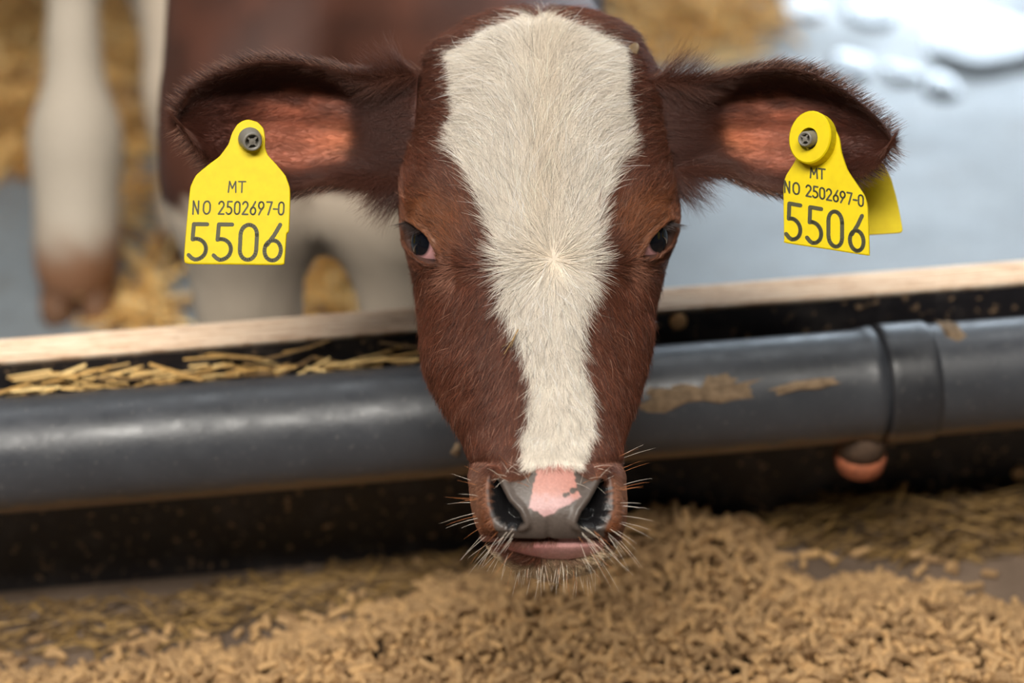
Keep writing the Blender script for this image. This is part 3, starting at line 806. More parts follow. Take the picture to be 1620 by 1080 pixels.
hc_ = coat(hx_, hy_, (ff > 0.0).astype(float), rng.normal(0, 2.5, NH) + 11 * sstep(260, 160, hy_) * np.maximum(sstep(8, 45, np.abs(hx_ - 853)), sstep(25, 60, hy_)) + 4, True)
hc_ = hc_ * np.where(white, 0.52 + 0.55 * rng.random(NH) ** 0.6, 0.40 + 0.98 * rng.random(NH) ** 1.3)[:, None]
gl = (~white) & (rng.random(NH) < 0.04); hc_[gl] = hc_[gl] * 0.4 + lin(170, 130, 110) * 0.6
hc_ = np.clip(hc_, 0.002, 0.9)
Pst = strands(rt, nn, tn, L, lift, 5, 0.07, seed=41)
gi = rng.choice(np.flatnonzero((hy_ < 700) & (ff > 0.02)), 9000, replace=False)
ga = rng.normal(0, 0.30, len(gi)); sd3 = np.cross(nn[gi], tn[gi]); tg = unit(tn[gi] * np.cos(ga)[:, None] + sd3 * np.sin(ga)[:, None])
Pg = strands(rt[gi], nn[gi], tg, L[gi] * 1.15, lift[gi] + 0.18, 5, 0.10, seed=43)
cg = hc_[gi] * rng.choice([0.45, 1.25, 1.5], len(gi))[:, None]
fur = make_hair('guard_hairs', None, Pg, 0.00008, np.clip(cg, .002, .92), M_FUR); keep_world(fur, calf)
fur = make_hair('fur', None, Pst, np.where(white, 0.000095, 0.000100) * np.where(hy_ > 730, 0.8, 1), hc_, M_FUR); keep_world(fur, calf)

# ------------------------------------------------------------------ fur of the ears
for nm, E_, sgn in (('ear_fur', earL, -1), ('ear_fur', earR, 1)):
    Pi, Ne, Xe, Ye, Te, Se, _, _ = E_
    rimw = np.maximum(sstep(0.55, 1.0, np.abs(Se)), np.maximum(sstep(0.85, 1, Te), sstep(0.32, 0.05, Te)))
    wgt = 0.55 + 2.0 * rimw
    ne = 34000
    rt, nn, (tt, ss, xx, yy) = sample_grid(Pi, Ne, [Te, Se, Xe, Ye], ne, wgt, False, 60 + sgn)
    rw = np.maximum(sstep(0.5, 1.0, np.abs(ss)), sstep(0.85, 1, tt)); rootw = sstep(0.30, 0.08, tt)
    dx = np.full(ne, sgn * 1.0); dy = ss * (0.15 + 0.75 * rw)
    up_in = (ss < -0.5) & (rng.random(ne) < 0.35); dy = np.where(up_in, 0.5, dy)       # rim hair hanging over the hollow
    ang = 0.3 * vnoise(xx / 14, yy / 14, 61) + rng.normal(0, 0.16, ne); ca, sa = np.cos(ang), np.sin(ang); dx, dy = dx * ca - dy * sa, dx * sa + dy * ca
    tn = img_tan(dx, dy, nn)
    tn = unit(tn + nn * 0.0)
    L = (0.0055 + 0.0065 * rw + 0.013 * rootw) * (0.6 + 0.7 * rng.random(ne)); lift = 0.12 + 0.22 * rng.random(ne)
    c = ear_color(tt, ss) * (0.55 + 0.7 * rng.random(ne))[:, None]; c = over(c, np.clip(rw * 0.75 + rootw * 0.6, 0, 1), lin(70, 39, 29) * (0.6 + 0.9 * rng.random(ne))[:, None])
    fr_ = (np.abs(ss) > 0.93) | (tt > 0.97); c[fr_] = c[fr_] * 0.8 + lin(120, 80, 62) * 0.2
    P_ = strands(rt, nn, tn, L, lift, 5, 0.09, seed=62)
    # fringe along the rim, pointing outwards and backwards
    nf = 5200; kk = rng.random(nf); sd_ = np.where(rng.random(nf) < 0.55, 0, NS_ - 1); it = np.clip((kk ** 0.8 * (NT_ - 1)).astype(int), 0, NT_ - 1)
    rf, nf_ = Pi[it, sd_] - Ne[it, sd_] * 0.001, Ne[it, sd_]
    rf = rf + rng.normal(0, 0.0012, rf.shape)
    dirf = unit(RT * sgn * (0.75 + 0.3 * rng.random((nf, 1))) + UP * np.where(sd_ == 0, 0.42, -0.5)[:, None] * (0.5 + rng.random((nf, 1))) + FW * rng.normal(0.05, 0.35, (nf, 1)))
    Pf = strands(rf, unit(UP * np.where(sd_ == 0, 1.0, -1.0)[:, None] + np.zeros((nf, 3))), dirf, 0.009 * (0.4 + 0.9 * rng.random(nf)), 0.15, 5, 0.12, seed=63)
    cf = np.where((rng.random(nf) < 0.4)[:, None], lin(140, 102, 84), lin(62, 36, 28)) * (0.7 + 0.4 * rng.random(nf))[:, None]  # part of the fringe coloured lighter, backlight put into the hair colour
    keep_world(make_hair(nm, None, np.concatenate([P_, Pf]), 0.000075, np.clip(np.concatenate([c, cf]), .002, .9), M_FUR), calf)

# ------------------------------------------------------------------ whiskers
M_WHISK = M_hair('whisker_hair', 0.25)
wr, wn, wd, wl = [], [], [], []
for x_, y_, dx, dy, l in ([(750 + rng.uniform(-2, 14), yy_, -1, (yy_ - 800) / 90 + rng.uniform(-.2, .2), rng.uniform(.010, .020)) for yy_ in rng.uniform(738, 835, 13)] +
                          [(984 + rng.uniform(-14, 2), yy_, 1, (yy_ - 800) / 90 + rng.uniform(-.2, .2), rng.uniform(.010, .020)) for yy_ in rng.uniform(720, 835, 15)] +
                          [(rng.uniform(765, 815), rng.uniform(832, 876), rng.uniform(-1.1, -.4), rng.uniform(.3, 1.3), rng.uniform(.007, .020)) for _ in range(24)] +
                          [(rng.uniform(915, 976), rng.uniform(832, 882), rng.uniform(.5, 1.1), rng.uniform(.3, 1.2), rng.uniform(.007, .022)) for _ in range(40)] +
                          [(rng.uniform(800, 945), rng.uniform(886, 900), rng.uniform(-.4, .4), 1, rng.uniform(.006, .016)) for _ in range(60)] +
                          [(rng.uniform(790, 840), rng.uniform(728, 770), rng.uniform(-.9, .3), rng.uniform(-.6, .6), rng.uniform(.008, .014)) for _ in range(16)] +
                          [(rng.uniform(905, 960), rng.uniform(728, 765), rng.uniform(-.3, .9), rng.uniform(-.6, .5), rng.uniform(.008, .013)) for _ in range(12)]):
    p, n, p1, _ = surf_at(x_, y_); wr.append(p1); wn.append(n); wd.append(unit((RT * dx - UP * dy + n * 0.35)[None])[0]); wl.append(l)
wr, wn, wd, wl = map(np.array, (wr, wn, wd, wl))
wc = np.where((rng.random(len(wl)) < 0.75)[:, None], lin(240, 228, 212), lin(190, 120, 70))
keep_world(make_hair('whiskers', None, strands(wr, wn, wd, wl, 0.2, 7, 0.11, 0.12, 71), 0.000075, wc, M_WHISK), calf)
#EOF_FUR

# ================================================================== EAR TAGS
def arc(cx, cy, rx, ry, a0, a1, n=12):
    a = np.radians(np.linspace(a0, a1, n)); return [(cx + rx * math.cos(v), cy + ry * math.sin(v)) for v in a]


GLYPH = {   # pen strokes in a 0.6 x 1 box
    '0': [arc(.3, .70, .26, .27, 0, 180) + arc(.3, .30, .26, .27, 180, 360) + [(.56, .70)]],
    'O': [arc(.34, .62, .34, .36, 0, 180) + arc(.34, .38, .34, .36, 180, 360) + [(.68, .62)]],
    '5': [[(.56, .97), (.14, .97), (.12, .56), (.2, .58)] + arc(.22, .30, .34, .28, 88, -90, 16) + [(.12, .06), (.02, .14)]],
    '6': [[(.50, .98), (.34, .72), (.12, .44)] + arc(.30, .29, .26, .27, 150, 510, 26)],
    '9': [[(.10, .02), (.26, .28), (.48, .56)] + arc(.30, .71, .26, .27, -30, 330, 26)],
    '2': [arc(.30, .72, .26, .25, 165, -25, 12) + [(.04, .03), (.58, .03)]],
    '7': [[(.04, .97), (.56, .97), (.22, .02)]],
    '-': [[(.10, .45), (.48, .45)]],
    'M': [[(.02, .0), (.08, .98), (.34, .35), (.60, .98), (.66, .0)]],
    'T': [[(.02, .97), (.62, .97)], [(.32, .97), (.32, .0)]],
    'N': [[(.05, .0), (.05, .98), (.58, .02), (.58, .98)]],
}


class Plate:
    """a flat tag plate: a plane at p0 with normal n; photo pixels are mapped onto it"""
    def __init__(s, p0, n): s.p0 = np.array(p0); s.n = unit(np.array(n, float)[None])[0]
    def at(s, x, y, h=0.0): return on_plane(x, y, s.p0, s.n) + s.n * h


def extrude(plate, outline, h0, h1, name, mat, parent, bend=None, sub=6):
    """solid plate of the outline between heights h0 and h1, with a softened front edge"""
    ol = np.asarray(outline, float); n0 = len(ol); pts = []
    for i in range(n0):                               # smooth closed outline
        p = [ol[(i + k) % n0] for k in (-1, 0, 1, 2)]
        for k in range(sub):
            t = k / sub; pts.append(0.5 * (2 * p[1] + (p[2] - p[0]) * t + (2 * p[0] - 5 * p[1] + 4 * p[2] - p[3]) * t * t + (3 * p[1] - p[0] - 3 * p[2] + p[3]) * t ** 3) * 0.5 + 0.5 * (p[1] * (1 - t) + p[2] * t))
    pts = np.array(pts); c0 = pts.mean(0); n = len(pts); V = []
    for sc, h in ((1.0, h0), (1.0, h1 - 0.0004), (0.985, h1)):
        for q_ in pts: V.append(plate.at(*(c0 + (q_ - c0) * sc), h))
    Fc = [[i * n + j, i * n + (j + 1) % n, (i + 1) * n + (j + 1) % n, (i + 1) * n + j] for i in range(2) for j in range(n)] + [list(range(n))[::-1], list(range(2 * n, 3 * n))]
    return keep_world(mesh(name, V, Fc, mat, smooth=False), parent)


def letters(plate, text, x0, yb, adv, wid, hgt, slope, stroke, h, mat, parent, lean=0.0, name='lettering'):
    """printed text: x0 / yb left baseline in pixels, adv per character, slope of the baseline"""
    mb = MB(); x = x0
    for ch, a in zip(text, adv):
        if ch != ' ':
            for line in GLYPH[ch]:
                P = np.array([(x + u / 0.6 * wid, yb + slope * (x + u / 0.6 * wid - x0) - v * hgt + 0) for u, v in line]); P[:, 0] += lean * np.array([v for _, v in line]) * hgt
                for i in range(len(P) - 1):
                    d = P[i + 1] - P[i]; d = d / (np.hypot(*d) + 1e-9); nn_ = np.array([-d[1], d[0]]) * stroke / 2
                    mb.add([plate.at(*p, h) for p in (P[i] + nn_, P[i + 1] + nn_, P[i + 1] - nn_, P[i] - nn_)], [[0, 1, 2, 3]])
                for i_, e_ in enumerate(P):
                    V = [plate.at(e_[0] + stroke / 2 * math.cos(w_), e_[1] + stroke / 2 * math.sin(w_), h + 0.00001) for w_ in np.linspace(0, 2 * math.pi, 11)[:-1]]
                    mb.add(V, [list(range(10))])
        x += a
    return keep_world(mb.build(name, mat, smooth=False), parent)


def stud(plate, cx, cy, r0, h0, h1, lean, parent, r_hole):
    """grey plastic pin with a spoked open end"""
    c0 = plate.at(cx, cy, h0); ax = unit((plate.n * 1.0 + lean)[None])[0]; c1 = c0 + ax * (h1 - h0)
    a1 = unit(np.cross(ax, UP)[None])[0]; a2 = np.cross(ax, a1); n = 28
    ring = lambda c, r: [c + r * (a1 * math.cos(2 * math.pi * j / n) + a2 * math.sin(2 * math.pi * j / n)) for j in range(n)]
    prof = [(c0, r0 * 1.12), (c0 + ax * 0.25 * (h1 - h0), r0 * 1.1), (c1 - ax * .0008, r0 * .92), (c1, r0 * .84), (c1, r0 * .66), (c1 - ax * .003, r0 * .62), (c1 - ax * .0031, r0 * .02)]
    V = sum([ring(c, r) for c, r in prof], []); Fc = [[i * n + j, (i + 1) * n + j, (i + 1) * n + (j + 1) % n, i * n + (j + 1) % n] for i in range(len(prof) - 1) for j in range(n)]
    pin = keep_world(mesh('pin', V, Fc, M_PIN), parent)
    mb = MB()                                          # hub and four spokes in the open end
    hub = [(c1 - ax * .003, r0 * .30), (c1 - ax * .0006, r0 * .30), (c1 - ax * .0004, r0 * .02)]
    mb.add(sum([ring(c, r) for c, r in hub], []), [[i * n + j, (i + 1) * n + j, (i + 1) * n + (j + 1) % n, i * n + (j + 1) % n] for i in range(2) for j in range(n)])
    for k in range(4):
        w_ = math.pi / 4 + k * math.pi / 2 + 0.1; d = a1 * math.cos(w_) + a2 * math.sin(w_); e_ = np.cross(ax, d) * r0 * 0.09
        q0, q1 = c1 + d * r0 * .25, c1 + d * r0 * .68; dn = -ax * .0026; up_ = -ax * .0005
        mb.add([q0 - e_ + up_, q0 + e_ + up_, q1 + e_ + up_, q1 - e_ + up_, q0 - e_ + dn, q0 + e_ + dn, q1 + e_ + dn, q1 - e_ + dn], [[0, 1, 2, 3], [0, 4, 5, 1], [1, 5, 6, 2], [2, 6, 7, 3], [3, 7, 4, 0]])
    mb.build('pin_spokes', M_PIN, pin, smooth=False)


t = NT('yellow_tag_plastic'); f_ = t.noise(180, 4); t.set(Base_Color=t.ramp(f_, [(0.25, lin(202, 178, 2)), (0.6, lin(208, 186, 0))]), Roughness=0.55); t.b.inputs['Specular IOR Level'].default_value = 0.25
t.b.inputs['Subsurface Weight'].default_value = 0.08; t.b.inputs['Subsurface Radius'].default_value = (0.004, 0.003, 0.0005); M_YEL = t.m
M_PIN = M_plain('grey_pin_plastic', lin(112, 108, 100), 0.45, 0.08, 200)
M_INK = M_plain('black_tag_print', lin(62, 60, 30), 0.6)

# --- tag in the ear at the left of the photo
tl = empty('ear_tag', px(397, 222, D0 + .030)); tag(tl, 'yellow ear tag 5506 in the ear in front of the brown body', 'ear tag', 'yellow ear tags of the calf')
PL = Plate(px(397, 222, D0 + .013), -FW - RT * 0.05 + UP * 0.10)
OUT_L = [(393, 189), (407, 193), (416.5, 203), (419, 217), (419, 233), (423.5, 245), (437, 260), (451, 277), (458, 296), (458.7, 312), (457, 364), (453, 371), (450, 411), (445, 418.5), (370, 418), (298.5, 417), (291, 410), (294, 365), (297.4, 330), (301, 296), (310, 277), (328.6, 261), (347, 247), (361, 228), (367, 210), (375, 197), (384, 191)]
extrude(PL, OUT_L, -0.0016, 0.0, 'front_plate', M_YEL, tl)
circ = lambda cx, cy, rx, ry, rot=0, n=26: [(cx + rx * math.cos(a) * math.cos(rot) - ry * math.sin(a) * math.sin(rot), cy + rx * math.cos(a) * math.sin(rot) + ry * math.sin(a) * math.cos(rot)) for a in np.linspace(0, 2 * math.pi, n + 1)[:-1]]
extrude(PL, circ(397, 222, 20, 20), -0.0003, 0.0010, 'collar', M_YEL, tl)
stud(PL, 395.5, 220, 0.0060, 0.0008, 0.0095, RT * 0.38 - UP * 0.42, tl, 0)
letters(PL, 'MT', 361, 304, [15.5, 12], 11, 17.5, 0.01, 2.3, 0.00012, M_INK, tl, 0.05)
letters(PL, 'NO 2502697-0', 304.5, 338.5, [17, 16.5, 7, 12.6, 12.6, 12.6, 12.6, 12.6, 12.8, 10, 9, 9], 9.2, 21, 0.012, 2.7, 0.00012, M_INK, tl, 0.05)
letters(PL, '5506', 297, 411.5, [39.5, 40, 39, 30], 30, 59, 0.012, 6.4, 0.00012, M_INK, tl, 0.05)
PLb = Plate(px(397, 222, D0 + .088), -FW - RT * 0.05 + UP * 0.06)
back = [(x_ + 2 if x_ > 380 else x_ + 6, y_ - 1) for x_, y_ in OUT_L]
extrude(PLb, [((x_ - 397) * .93 + 399, (y_ - 222) * .93 + 222) for x_, y_ in back], -0.0016, 0.0, 'back_plate', M_YEL, tl)

# --- tag in the ear at the right
tr = empty('ear_tag', px(1280, 225, D0 + .030)); tag(tr, 'twisted yellow ear tag 5506 with a thick ring, its back plate showing behind', 'ear tag', 'yellow ear tags of the calf')
PRt = Plate(px(1285, 225, D0 + .016), -FW - RT * 0.62 + UP * 0.12)
OUT_R = [(1281, 177), (1299, 180), (1316, 196), (1327, 218), (1331, 242), (1340, 268), (1355, 291), (1367, 309), (1372, 328), (1374.5, 398), (1371, 403.5), (1310, 394), (1243, 384), (1240, 377), (1239, 296), (1243, 278), (1256, 257), (1262, 243), (1258, 215), (1262, 190)]
extrude(PRt, OUT_R, -0.0016, 0.0, 'front_plate', M_YEL, tr)
ring_o = circ(1290, 221, 33, 42, 0.2, 30); n = len(ring_o)
V = []
hole = circ(1288, 224, 14.5, 18, 0.2, 30)
for ol, h in ((ring_o, -0.001), (ring_o, 0.0076), ([(1290 + (a - 1290) * .95, 221 + (b - 221) * .95) for a, b in ring_o], 0.0084), (hole, 0.0084), (hole, 0.0005)):
    V += [PRt.at(x_, y_, h) for x_, y_ in ol]
keep_world(mesh('ring', V, [[i * n + j, i * n + (j + 1) % n, (i + 1) * n + (j + 1) % n, (i + 1) * n + j] for i in range(4) for j in range(n)], M_YEL, smooth=False), tr)
stud(PRt, 1290, 221, 0.0047, 0.0005, 0.0150, -RT * 0.02 - UP * 0.16, tr, 0)
letters(PRt, 'MT', 1282, 281, [13, 10], 10, 16, 0.10, 2.6, 0.00012, M_INK, tr)
letters(PRt, 'NO 2502697-0', 1241, 304, [14, 13.5, 6.5, 10.8, 10.8, 10.8, 10.8, 10.8, 10.8, 9, 9, 9], 8.4, 18.5, 0.185, 2.8, 0.00012, M_INK, tr)
letters(PRt, '5506', 1243, 378, [33, 33, 34, 28], 25, 59, 0.175, 6.4, 0.00012, M_INK, tr)
PRb = Plate(px(1350, 270, D0 + .066), -FW - RT * 0.15 + UP * 0.05)
extrude(PRb, [(1386, 248), (1399, 261), (1410, 283), (1420, 319), (1428, 362), (1424, 368), (1400, 370), (1364, 372), (1335, 372), (1322, 330), (1326, 290), (1345, 262), (1365, 246)], -0.0016, 0.0, 'back_plate', M_YEL, tr)

# ================================================================== SECOND CALF (pale legs behind)
M_BODY2 = M_coat('pale_calf_skin', 0.7, bump_scale=300)
M_HOOF = M_plain('brown_hoof', lin(120, 84, 58), 0.6, 0.3, 60, 0.3)
dleg = (PEN - CAM_H) / (FW[2] + UP[2] * (540 - 462) / F)          # depth where the hoof meets the pen floor
calf2 = empty('calf', ground(px(128, 462, dleg)))
tag(calf2, 'pale cream calf of which one blurred leg shows beside the straw', 'calf')
hoof_p = ground(px(128, 462, dleg)); zl = lambda x, y: px(x, y, dleg - 0.03)
leg = [(zl(112, -420), .062), (zl(114, -190), .050), (zl(116, -60), .030), (zl(116, 60), .023), (zl(118, 120), .025), (zl(120, 200), .040), (zl(121, 250), .041), (zl(122, 320), .037), (zl(124, 380), .038), (hoof_p + [0, -.004, .045], .040)]
caps2 = [(leg[i][0], leg[i + 1][0], leg[i][1], leg[i + 1][1]) for i in range(len(leg) - 1)]
off = np.array([-0.24, 0.05, 0])
caps2 += [(a + off, b + off, r0, r1) for a, b, r0, r1 in caps2]
shoulder = leg[0][0]
caps2 += [(shoulder + [-.12, .05, .12], shoulder + [-.14, .75, .14], .19, .20), (shoulder + [-.12, .0, .10], shoulder + [-.12, -.12, .30], .13, .09)]
for dx_ in (-.02, -.24):
    a = shoulder + [dx_, .80, .0]; b = np.array([a[0], a[1] + .04, PEN + .22]); c_ = np.array([a[0], a[1], PEN + .05]); caps2 += [(a, b, .09, .04), (b, c_, .035, .032)]
allp = np.array([c[i] for c in caps2 for i in (0, 1)])
V2, F2 = surface_nets(lambda P: sdf_caps(P, caps2, 0.02), allp.min(0) - .25, allp.max(0) + .25, 0.0115)
c2 = np.repeat(lin(194, 182, 166)[None], len(V2), 0); zz = V2[:, 2]
c2 = over(c2, sstep(PEN + .11, PEN + .05, zz + 0.01 * vnoise(V2[:, 0] * 90, zz * 90, 5)), lin(150, 106, 76))
keep_world(mesh('body', V2, F2, M_BODY2, None, True, c2), calf2)
for base_p in (hoof_p, hoof_p + off, np.array([shoulder[0] - .02, shoulder[1] + .80, PEN]), np.array([shoulder[0] - .24, shoulder[1] + .80, PEN])):
    for sx_ in (-1, 1):
        V = []; n = 14
        for z_, rx_, ry_, oy in ((0.0, .019, .036, -.012), (.012, .019, .034, -.009), (.03, .017, .028, -.002), (.046, .015, .024, .004), (.056, .010, .016, .006)):
            for j in range(n):
                w_ = 2 * math.pi * j / n; V.append(base_p + [sx_ * .0195 + rx_ * math.cos(w_), oy + ry_ * math.sin(w_), z_])
        keep_world(mesh('hoof', V, [[i * n + j, i * n + (j + 1) % n, (i + 1) * n + (j + 1) % n, (i + 1) * n + j] for i in range(4) for j in range(n)] + [list(range(n))[::-1], list(range(4 * n, 5 * n))], M_HOOF), calf2)

# ================================================================== FEED PELLETS
t = NT('feed_pellet'); oi = t.n('ShaderNodeObjectInfo'); nz = t.noise(700, 4); geo = t.n('ShaderNodeNewGeometry')
c = t.ramp(nz, [(0.3, lin(146, 112, 74)), (0.7, lin(190, 156, 112))])
rm = t.n('ShaderNodeMath', _operation='ADD'); t.l(geo.outputs['Random Per Island'], rm.inputs[0]); t.l(oi.outputs['Random'], rm.inputs[1])
md = t.n('ShaderNodeMath', _operation='FRACT'); t.l(rm.outputs[0], md.inputs[0])
c = t.mix(1.0, c, t.ramp(md.outputs[0], [(0.0, (0.52, 0.48, 0.44)), (0.5, (0.95, 0.95, 0.95)), (1.0, (1.22, 1.20, 1.12))]), 'MULTIPLY')
t.set(Base_Color=c, Roughness=0.85); t.bump(nz, 0.5, 0.001); M_PEL = t.m


def pellet_vf(length, r, seed):
    g = np.random.default_rng(seed); n = 9; V = []; bend = g.normal(0, 0.05)
    for i, (xx, rr) in enumerate(((-.5, .72), (-.44, 1), (0, 1.03), (.44, 1), (.5, .75))):
        for j in range(n):
            w_ = 2 * math.pi * j / n; V.append([length * xx + g.normal(0, .00025), r * rr * math.cos(w_) * (1 + g.normal(0, .04)), r * rr * math.sin(w_) * (1 + g.normal(0, .04)) + bend * length * (xx * xx * 4 - .5)])
    Fc = [[i * n + j, i * n + (j + 1) % n, (i + 1) * n + (j + 1) % n, (i + 1) * n + j] for i in range(4) for j in range(n)] + [list(range(n))[::-1], list(range(4 * n, 5 * n))]
    return np.array(V), Fc


PVAR = [pellet_vf(random.uniform(.008, .018), random.uniform(.0022, .0027), k) for k in range(10)]
PME = []
for V, Fc in PVAR:
    o = mesh('feed_pellet', V, Fc, M_PEL); PME.append(o.data); o.data.polygons.foreach_set('use_smooth', np.zeros(len(Fc), bool)); bpy.data.objects.remove(o)
# outline of the pellets on the floor, in photo pixels
PEL = [(-60, 1072), (120, 1066), (300, 1040), (420, 1022), (520, 992), (620, 952), (760, 905), (900, 862), (990, 826), (1120, 824), (1200, 828), (1235, 850), (1200, 880), (1290, 925), (1400, 918), (1480, 925), (1560, 965), (1700, 985), (1700, 1140), (-60, 1140)]


def heap(x, y):
    """height of the heap at photo pixel x, y of the floor"""
    d = -poly_sd(PEL, x, y); return 0.016 * sstep(0, 110, d) + 0.020 * np.exp(-((x - 1040) / 200) ** 2 - ((y - 880) / 60) ** 2) * sstep(0, 50, d) + 0.004 * vnoise(x / 70, y / 45, 77) * sstep(0, 60, d)


FL = lambda x, y: on_plane(x, y, np.zeros(3), np.array([0, 0, 1.0]))
NPEL = 6200
cand = np.c_[rng.uniform(-60, 1700, 30000), rng.uniform(800, 1140, 30000)]
sd = poly_sd(PEL, cand[:, 0], cand[:, 1]) + 14 * vnoise(cand[:, 0] / 40, cand[:, 1] / 25, 78)
gap = vnoise(cand[:, 0] / 55, cand[:, 1] / 24, 79)
keep = (sd < 0) & ((gap > -0.62) | (rng.random(30000) < 0.25)); keep |= (sd < 45) & (rng.random(30000) < 0.05)
cand = cand[keep][:NPEL]; hz = heap(cand[:, 0], cand[:, 1])
pos = np.array([FL(x_, y_ ) for x_, y_ in cand]); pos[:, 2] = 0.003 + hz * (0.30 + 0.70 * rng.random(len(pos))) + 0.009 * rng.random(len(pos)) * (hz > .004)
clear = (pos - B0) @ BN > 0.012; pos = pos[clear]; cand = cand[clear]
yaw_ = rng.uniform(0, 2 * math.pi, len(pos)); pit = rng.normal(0, 0.75, len(pos)) * np.clip(hz[clear] / .012, 0.05, 1)
var = rng.integers(0, len(PVAR), len(pos))
vis = (cand[:, 0] > 15) & (cand[:, 0] < 1605) & (cand[:, 1] < 1072) & ~((np.abs(cand[:, 0] - 868) < 125) & (cand[:, 1] < 905))
topm = pos[:, 2] - 0.003 - hz[clear] * .78
order = np.argsort(-(np.where(vis, cand[:, 1], 0) + 4000 * topm)); single = order[:300]; rest = order[300:]
for i in single:
    o = link('feed_pellet', PME[var[i]]); o.location = pos[i]; o.rotation_euler = (rng.uniform(0, 6.28), pit[i], yaw_[i])
    tag(o, 'tan feed pellet on top of the heap nearest the camera', 'feed pellet', 'feed pellets heaped on the floor')
Vs, Fs, nb = [], [], 0
for i in rest:
    V, Fc = PVAR[var[i]]; cp, sp, cy, sy = math.cos(pit[i]), math.sin(pit[i]), math.cos(yaw_[i]), math.sin(yaw_[i])
    x_, z_ = V[:, 0] * cp + V[:, 2] * sp, -V[:, 0] * sp + V[:, 2] * cp
    Vs.append(np.c_[x_ * cy - V[:, 1] * sy, x_ * sy + V[:, 1] * cy, z_] + pos[i]); Fs += [[k + nb for k in f] for f in Fc]; nb += len(V)
tag(mesh('feed_pellets', np.concatenate(Vs), Fs, M_PEL, smooth=False), 'spread of tan feed pellets on the floor below the calf', 'feed pellets', kind='stuff')
# crumbs and meal the pellets lie in
gx, gy = np.meshgrid(np.linspace(-60, 1700, 150), np.linspace(815, 1140, 60), indexing='ij')
hh = heap(gx.ravel(), gy.ravel()); pv = np.array([FL(a, b) for a, b in zip(gx.ravel(), gy.ravel())]); pv[:, 2] = hh * 0.36 - 0.002
pv = pv + np.clip(0.004 - (pv - B0) @ BN, 0, 1)[:, None] * BN
t = NT('feed_meal'); nz = t.noise(420, 4); t.set(Base_Color=t.ramp(nz, [(0.35, lin(40, 30, 20)), (0.65, lin(84, 62, 40))]), Roughness=0.95); t.bump(nz, 0.8, 0.003)
tag(mesh('feed_meal', pv, grid_faces(150, 60, False, flip=True), t.m), 'layer of crumbled brown feed meal under the pellets', 'feed meal', kind='stuff')

# ================================================================== STRAW
def M_straw(name, a, b, c_):
    t = NT(name); geo = t.n('ShaderNodeNewGeometry'); oi = t.n('ShaderNodeObjectInfo')
    rm = t.n('ShaderNodeMath', _operation='ADD'); t.l(geo.outputs['Random Per Island'], rm.inputs[0]); t.l(oi.outputs['Random'], rm.inputs[1])
    md = t.n('ShaderNodeMath', _operation='FRACT'); t.l(rm.outputs[0], md.inputs[0])
    t.set(Base_Color=t.ramp(md.outputs[0], [(0.0, a), (0.5, b), (1.0, c_)]), Roughness=0.7); return t.m


M_STRAW = M_straw('golden_straw', lin(84, 60, 28), lin(178, 138, 74), lin(222, 190, 128))
M_OLD = M_straw('damp_straw', lin(56, 40, 22), lin(104, 78, 40), lin(150, 118, 66))


def straw_vf(p, d, L, r, g, flat=0.55):
    d = unit(d[None])[0]; s = np.linspace(-.5, .5, 4); side = unit(np.cross(d, [0, 0, 1.0])[None])[0] if abs(d[2]) < .95 else np.array([1.0, 0, 0])
    P = p + d * (s * L)[:, None] + side * (g.normal(0, .06) * L * (s * s - .1))[:, None]
    up_ = np.cross(side, d); V = []
    for k in range(4):
        for a, b in ((1, 0), (0, 1), (-1, 0), (0, -1)): V.append(P[k] + side * a * r + up_ * b * r * flat)
    Fc = [[i * 4 + j, i * 4 + (j + 1) % 4, (i + 1) * 4 + (j + 1) % 4, (i + 1) * 4 + j] for i in range(3) for j in range(4)] + [[0, 3, 2, 1], [12, 13, 14, 15]]
    return np.array(V), Fc


def straw_stuff(name, P, dirs, L, r, mat, label, seed):
    g = np.random.default_rng(seed); mb = MB()
    for p, d, l, rr in zip(P, dirs, L, r): mb.add(*straw_vf(p, d, l, rr, g))
    return tag(mb.build(name, mat, smooth=False), label, 'straw', kind='stuff')


# litter lying in the groove between pipe and board
gl_ = np.random.default_rng(90)
n = 170; us = gl_.uniform(pipe_u(-40), pipe_u(690), n); os_ = gl_.uniform(0.004, PGAP + PR * 0.55, n)
zt = PZ + np.sqrt(np.clip((PR + .002) ** 2 - np.clip(os_ - (PR + PGAP), -PR, PR) ** 2, 0, 1))
zbase = np.where(os_ < PGAP + PR * .35, PZ + PR * (0.45 + 0.35 * gl_.random(n)), zt)
P_ = np.array([board_pt(u, o_, z_ + abs(gl_.normal(0, .002))) for u, o_, z_ in zip(us, os_, zbase)])
dirs = unit(BU * gl_.choice([-1, 1], n)[:, None] + BN * gl_.normal(0, .35, n)[:, None] + up3 * gl_.normal(0, .16, n)[:, None])
straw_stuff('straw_litter', P_[60:], dirs[60:], gl_.uniform(.008, .035, n)[60:], gl_.uniform(.0008, .0022, n)[60:], M_STRAW, 'loose chopped straw lying between the pipe and the board', 91)
for i in range(24):
    u = gl_.uniform(pipe_u(0), pipe_u(660)); o_ = gl_.uniform(0.006, PGAP + PR * .45); L_ = gl_.uniform(.018, .05)
    V, Fc = straw_vf(np.zeros(3), unit((BU + BN * gl_.normal(0, .3) + up3 * gl_.normal(0, .10))[None])[0], L_, gl_.uniform(.0010, .0021), gl_)
    o = mesh('straw_piece', V, Fc, M_STRAW, smooth=False); o.location = board_pt(u, o_, PZ + PR * .86 + .003 + gl_.random() * .004)
    tag(o, 'flattened straw piece lying on top of the pipe against the board', 'straw', 'straw pieces on top of the pipe')

